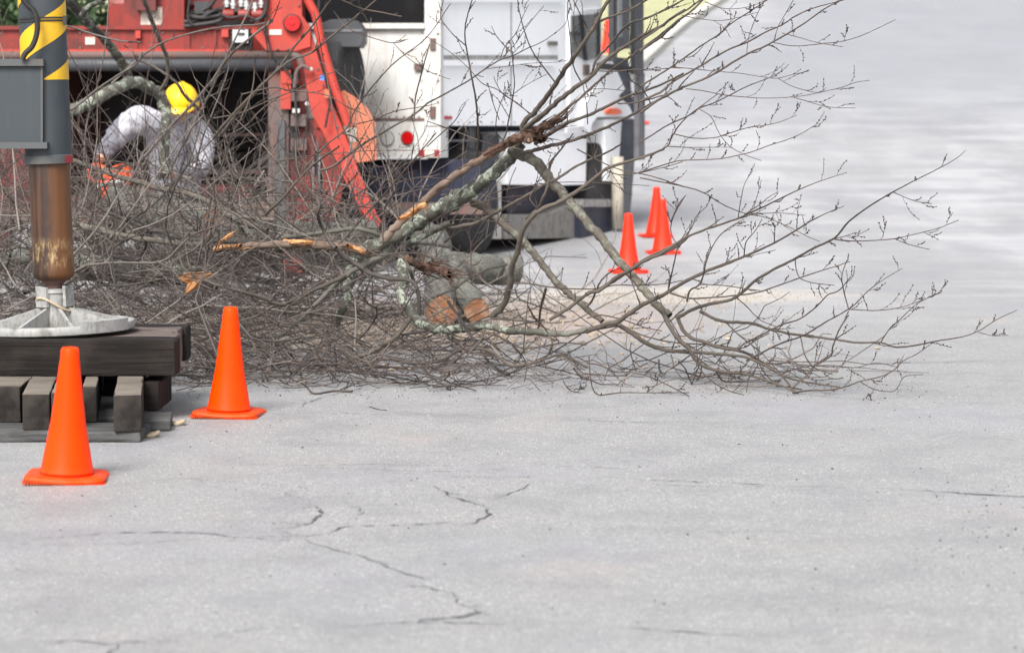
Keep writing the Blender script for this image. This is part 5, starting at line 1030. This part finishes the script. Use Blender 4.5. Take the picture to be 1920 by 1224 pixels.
scatter('bark_crumbs', 220, lambda r: (r.uniform(-2.2, 2.6), 5.5+7*r.rand()), .006, M['bark_dark'], 'tiny dark bark crumbs dotted over the bare road', 'bark debris', 33)
scatter('bark_crumbs', 500, lambda r: (r.uniform(-1.8, 1.9), r.normal(11.2, .3)), .006, M['deadwood'], 'brown bark crumbs and buds shed along the front of the brush', 'bark debris', 34)
scatter('bark_crumbs', 150, lambda r: (r.normal(1.55, .22), r.normal(7.0, .7)), .005, M['bark_dark'], 'dark grit gathered on the road at lower right', 'bark debris', 35)
# torn orange wood piece in the pile
sp = empty('wood_splinter', P(350, 530, 12.2), 'torn orange brown piece of wood caught low in the brush', 'wood splinter')
for pts in ([(332, 520), (345, 512), (372, 510), (392, 514), (376, 524), (362, 540), (346, 552), (352, 532)],):
    bm = bmesh.new(); bm_prism(bm, [P(x, y, 12.15+.03*math.sin(x*.2)) for x, y in pts], Vector((.02, .02, .0))); from_bm('torn_wood', bm, M['fresh'], sp, bevel=.002)
tube('torn_edge', [P(330, 519, 12.12), P(352, 514, 12.1), P(392, 511, 12.12)], .004, M['deadwood'], sp, 6, 12)

# ---------------------------------------------------------------- worker
DW = 17.6
def W(px, py, d=0): return P(px, py, DW+d)
wk = empty('person', PG(330, 540), 'person in yellow hard hat and pale grey sweatshirt bending over a chainsaw', 'person')
def skin(name, joints, edges, mats, matfn, parent, sub=2):
    me = bpy.data.meshes.new(name+'_src'); me.from_pydata([list(j[0]) for j in joints], edges, []); o = bpy.data.objects.new(name+'_src', me); COL.objects.link(o)
    md = o.modifiers.new('s', 'SKIN'); md.use_smooth_shade = True; md.branch_smoothing = .6
    for i, j in enumerate(joints):
        sv = me.skin_vertices[0].data[i]; r = j[1]; sv.radius = r if isinstance(r, tuple) else (r, r); sv.use_root = (i == 0)
    o.modifiers.new('u', 'SUBSURF').levels = sub
    dg = bpy.context.evaluated_depsgraph_get(); dg.update(); nm = bpy.data.meshes.new_from_object(o.evaluated_get(dg)); nm.name = name
    bpy.data.objects.remove(o); 
    for m_ in mats: 
        pass
    nm.materials.clear()
    for m_ in mats: nm.materials.append(m_)
    for p_ in nm.polygons: p_.material_index = matfn(p_.center); p_.use_smooth = True
    if name == 'body':                       # folds of the loose clothes
        from mathutils import noise as mn
        for v in nm.vertices:
            q_ = Vector((v.co.x*11, v.co.y*9, v.co.z*20)); f_ = 1-abs(mn.noise(q_))*2.2
            if (v.co-hr).length > .07 and (v.co-hl).length > .07: v.co += v.normal*(.013*f_+.006*mn.noise(q_*2.3))
    n_ = bpy.data.objects.new(name, nm); link(n_, parent); 
    if parent: n_.matrix_parent_inverse = Matrix.Translation(-parent.location)
    return n_
hipc = W(330, 380, .30); J = [(hipc, (.19, .15)), (W(330, 318, .18), (.22, .15)), (W(328, 255, .02), (.23, .16)), (W(328, 222, -.08), (.16, .12)), (W(334, 205, -.17), (.062, .062))]
E_ = [(0, 1), (1, 2), (2, 3), (3, 4)]
def add(parent, *js):
    last = parent
    for j in js: J.append(j); E_.append((last, len(J)-1)); last = len(J)-1
    return last
ra = add(2, (W(280, 226, -.05), .12), (W(260, 222, -.08), .115), (W(234, 240, -.11), .095), (W(213, 262, -.15), .080), (W(198, 285, -.20), .058), (W(187, 302, -.26), .036))
la = add(2, (W(362, 234, -.05), .11), (W(376, 252, -.08), .10), (W(382, 288, -.10), .085), (W(374, 322, -.16), .070), (W(345, 328, -.28), .046), (W(316, 326, -.36), .034))
gz_ = G(DW+.3)
kl = Vector((hipc.x-.20, DW-.02, gz_+.48)); kr = Vector((hipc.x+.22, DW+.02, gz_+.48))
add(0, (hipc+Vector((-.12, .0, -.08)), .115), ((hipc+kl)/2+Vector((-.05, 0, 0)), .10), (kl, .075), (Vector((kl.x-.02, DW+.16, gz_+.26)), .068), (Vector((kl.x-.03, DW+.28, gz_+.09)), .05), (Vector((kl.x-.03, DW+.12, gz_+.055)), (.05, .045)))
add(0, (hipc+Vector((.12, .0, -.08)), .115), ((hipc+kr)/2+Vector((.05, 0, 0)), .10), (kr, .075), (Vector((kr.x+.02, DW+.20, gz_+.26)), .068), (Vector((kr.x+.03, DW+.32, gz_+.09)), .05), (Vector((kr.x+.03, DW+.16, gz_+.055)), (.05, .045)))
hr = W(187, 302, -.26); hl = W(316, 326, -.36); nk = W(334, 205, -.17)
def bodymat(c_):
    if (c_-hr).length < .055 or (c_-hl).length < .055: return 2
    if c_.z > nk.z-.035 and abs(c_.x-nk.x) < .08: return 3
    if c_.x < W(232, 240, 0).x and c_.z > hipc.z or (c_-hl).length < .30 and c_.z < W(0, 322, -.2).z+.02 and c_.z > hipc.z+.02: return 5
    if c_.z < gz_+.14: return 4
    if c_.z < hipc.z+.04: return 1
    return 0
skin('body', J, E_, [M['shirt'], M['trousers'], M['skin'], M['skin'], M['boot'], M['glove']], bodymat, wk, 3)
# head with face, tilted forward
hc = W(339, 199, -.25)
def Hd(x, y, z): return hc+Matrix.Rotation(R_(6), 3, 'Y') @ (Matrix.Rotation(R_(24), 3, 'X') @ Vector((x, y, z)))
bm = bmesh.new(); bmesh.ops.create_uvsphere(bm, u_segments=36, v_segments=28, radius=1)
for v in bm.verts:
    x, y, z = v.co; jaw = 1-.28*max(0, -z)**1.3
    fx = .078*x*jaw; fy = .098*y*(1-.12*max(0, -z)); fz = .118*z
    if y < 0:
        fy -= .020*math.exp(-((x/.18)**2+((z+.10)/.22)**2)) + .010*math.exp(-((x/.3)**2+((z+.78)/.18)**2)) + .006*math.exp(-((x/.35)**2+((z+.45)/.10)**2))
        for sx in (-1, 1): fy += .010*math.exp(-(((x-sx*.40)/.17)**2+((z-.06)/.12)**2))
    v.co = Hd(fx, fy, fz)
hd = from_bm('head', bm, M['skin'], wk, smooth=True)
for sx in (-1, 1):
    bm = bmesh.new(); bmesh.ops.create_uvsphere(bm, u_segments=12, v_segments=8, radius=.012, matrix=Matrix.Translation(Hd(sx*.031, -.080, .008))); o = from_bm('eye', bm, M['dark_in'], hd, True); o.matrix_parent_inverse = Matrix()
    bm = bmesh.new(); bmesh.ops.create_uvsphere(bm, u_segments=12, v_segments=8, radius=1, matrix=Matrix.Translation(Hd(sx*.079, .0, -.005)) @ Matrix.Diagonal((.010, .018, .03, 1))); o = from_bm('ear', bm, M['skin'], hd, True); o.matrix_parent_inverse = Matrix()
bm = bmesh.new(); bm_box(bm, Hd(0, -.094, -.054), (.042, .006, .006)); o = from_bm('mouth', bm, M['red_dark'], hd); o.matrix_parent_inverse = Matrix()
bm = bmesh.new(); bmesh.ops.create_uvsphere(bm, u_segments=24, v_segments=16, radius=1)
for v in list(bm.verts):
    if v.co.z < -.25 or (v.co.y < -.3 and v.co.z < .45): bm.verts.remove(v)
for v in bm.verts: v.co = Hd(v.co.x*.083, v.co.y*.103+.004, v.co.z*.122)
from_bm('hair', bm, M['hair'], wk, True)
# hard hat
bm = bmesh.new(); NR, NS = 14, 48; rings = []
for i in range(NR+1):
    t = i/NR*math.pi/2; ring = []
    for k in range(NS):
        a = 2*math.pi*k/NS; rr_ = math.sin(t); ridge = .006*max(0, math.cos(a*2))**8*(math.cos(t)**.3) if t > .1 else .006
        x = (.122*rr_)*math.cos(a)*(1+ridge); y = (.148*rr_)*math.sin(a); z = .125*math.cos(t)+.010*math.exp(-(x/.016)**2)*(rr_ < .95)
        ring.append(bm.verts.new(Hd(x, y-.004, z+.045)))
    rings.append(ring)
br = []
for ex, dz in ((1.10, -.004), (1.12, -.010), (1.0, -.008)):
    ring = []
    for k in range(NS):
        a = 2*math.pi*k/NS; vis = 1+.20*max(0, -math.sin(a))**2; ring.append(bm.verts.new(Hd(.122*ex*math.cos(a), .148*ex*(vis if ex > 1 else 1)*math.sin(a)-.004, .045+dz-.012*max(0, -math.sin(a))*(ex > 1))))
    rings.append(ring)
for A_, B_ in zip(rings[1:], rings[2:]):
    for k in range(NS): bm.faces.new((A_[k], A_[(k+1) % NS], B_[(k+1) % NS], B_[k]))
top = bm.verts.new(Hd(0, -.004, .18))
for k in range(NS): bm.faces.new((top, rings[1][k], rings[1][(k+1) % NS]))
for v in rings[0]: bm.verts.remove(v)
hat = from_bm('hard_hat', bm, M['helmet'], wk, smooth=True)
for sx in (-1, 1):
    bm = bmesh.new(); bm_cyl(bm, Hd(sx*.095, .005, .0), Hd(sx*.135, .005, .0), .042, .036, n=20); o = from_bm('ear_defender', bm, M['orange'], hat, True, .006); o.matrix_parent_inverse = Matrix()
    bm = bmesh.new(); bm_box(bm, Hd(sx*.128, .005, .045), (.012, .02, .07)); o = from_bm('ear_defender_arm', bm, M['dark_plastic'], hat); o.matrix_parent_inverse = Matrix()
# hands: palm and five bent fingers closing on the saw handles
def hand(center, axis, down, name, side):
    ax = Vector(axis).normalized(); dn = Vector(down).normalized(); dn = (dn-ax*dn.dot(ax)).normalized(); nr = ax.cross(dn)*side
    Jh = [(center, (.026, .034)), (center+dn*.045, (.022, .040)), (center+dn*.075, (.016, .036))]; Eh = [(0, 1), (1, 2)]
    for k, (off, ln) in enumerate(((-.030, .068), (-.010, .078), (.011, .073), (.031, .058))):
        b0 = center+dn*.080+ax*off; p1 = b0+dn*ln*.40+nr*.006; p2 = p1+dn*ln*.12+nr*ln*.40; p3 = p2-dn*ln*.30+nr*ln*.14; i0 = len(Jh)
        Jh += [(b0, .0105), (p1, .0098), (p2, .0090), (p3, .0080)]; Eh += [(2, i0), (i0, i0+1), (i0+1, i0+2), (i0+2, i0+3)]
    b0 = center+dn*.030-ax*.040; i0 = len(Jh); Jh += [(b0, .013), (b0+dn*.026-ax*.012+nr*.018, .0115), (b0+dn*.040+nr*.046, .0095)]; Eh += [(0, i0), (i0, i0+1), (i0+1, i0+2)]
    return skin(name, Jh, Eh, [M['skin'] if side > 0 else M['glove']], lambda c_: 0, wk, 1)
hand(hr+Vector((0, -.01, -.01)), (1, 0, .3), (.10, -.25, -1), 'hand', 1)
hand(hl+Vector((0, -.01, 0)), (.35, .2, 1), (-1, -.2, -.15), 'hand', -1)
# ---------------------------------------------------------------- chainsaw held over the log
cs = empty('chainsaw', W(205, 345, -.38), 'orange chainsaw with white front handle held by the worker', 'chainsaw')
PSaw = Plane((0, DW-.42, 0), (0, 1, 0))
prism('saw_body', PSaw, [(186, 332), (198, 318), (222, 308), (240, 314), (247, 330), (240, 346), (214, 352), (192, 350)], .0, .16, M['orange'], cs, .014)
prism('engine_cover', PSaw, [(196, 322), (222, 311), (238, 318), (238, 330), (206, 338)], .025, .03, M['orange'], cs, .01)
tube('rear_handle', [PSaw.hit(x, y, -.06) for x, y in ((196, 346), (178, 342), (166, 328), (170, 314), (184, 310), (198, 318))], .017, M['orange'], cs, 10, 36)
prism('hand_guard', PSaw, [(188, 352), (212, 350), (214, 370), (206, 384), (198, 378), (188, 364)], .03, .05, M['orange'], cs, .01)
tube('front_handle', [PSaw.hit(x, y, .03) for x, y in ((180, 350), (194, 346), (214, 342), (232, 338))], .014, M['handle_white'], cs, 10, 24)
tube('front_handle', [PSaw.hit(232, 338, .03), PSaw.hit(250, 336, -.04), PSaw.hit(250, 330, -.16), PSaw.hit(240, 328, -.2)], .012, M['black'], cs, 10, 24)
prism('guide_bar', PSaw, [(204, 352), (214, 350), (262, 400), (256, 408), (246, 404)], -.06, .006, M['chrome'], cs, .001)
prism('air_vent', PSaw, [(212, 318), (230, 314), (231, 318), (213, 322)], .032, .01, M['dark_in'], cs, .001)
prism('fuel_cap', PSaw, [(196, 366), (202, 366), (202, 374), (196, 374)], .045, .02, M['dark_plastic'], cs, .004)
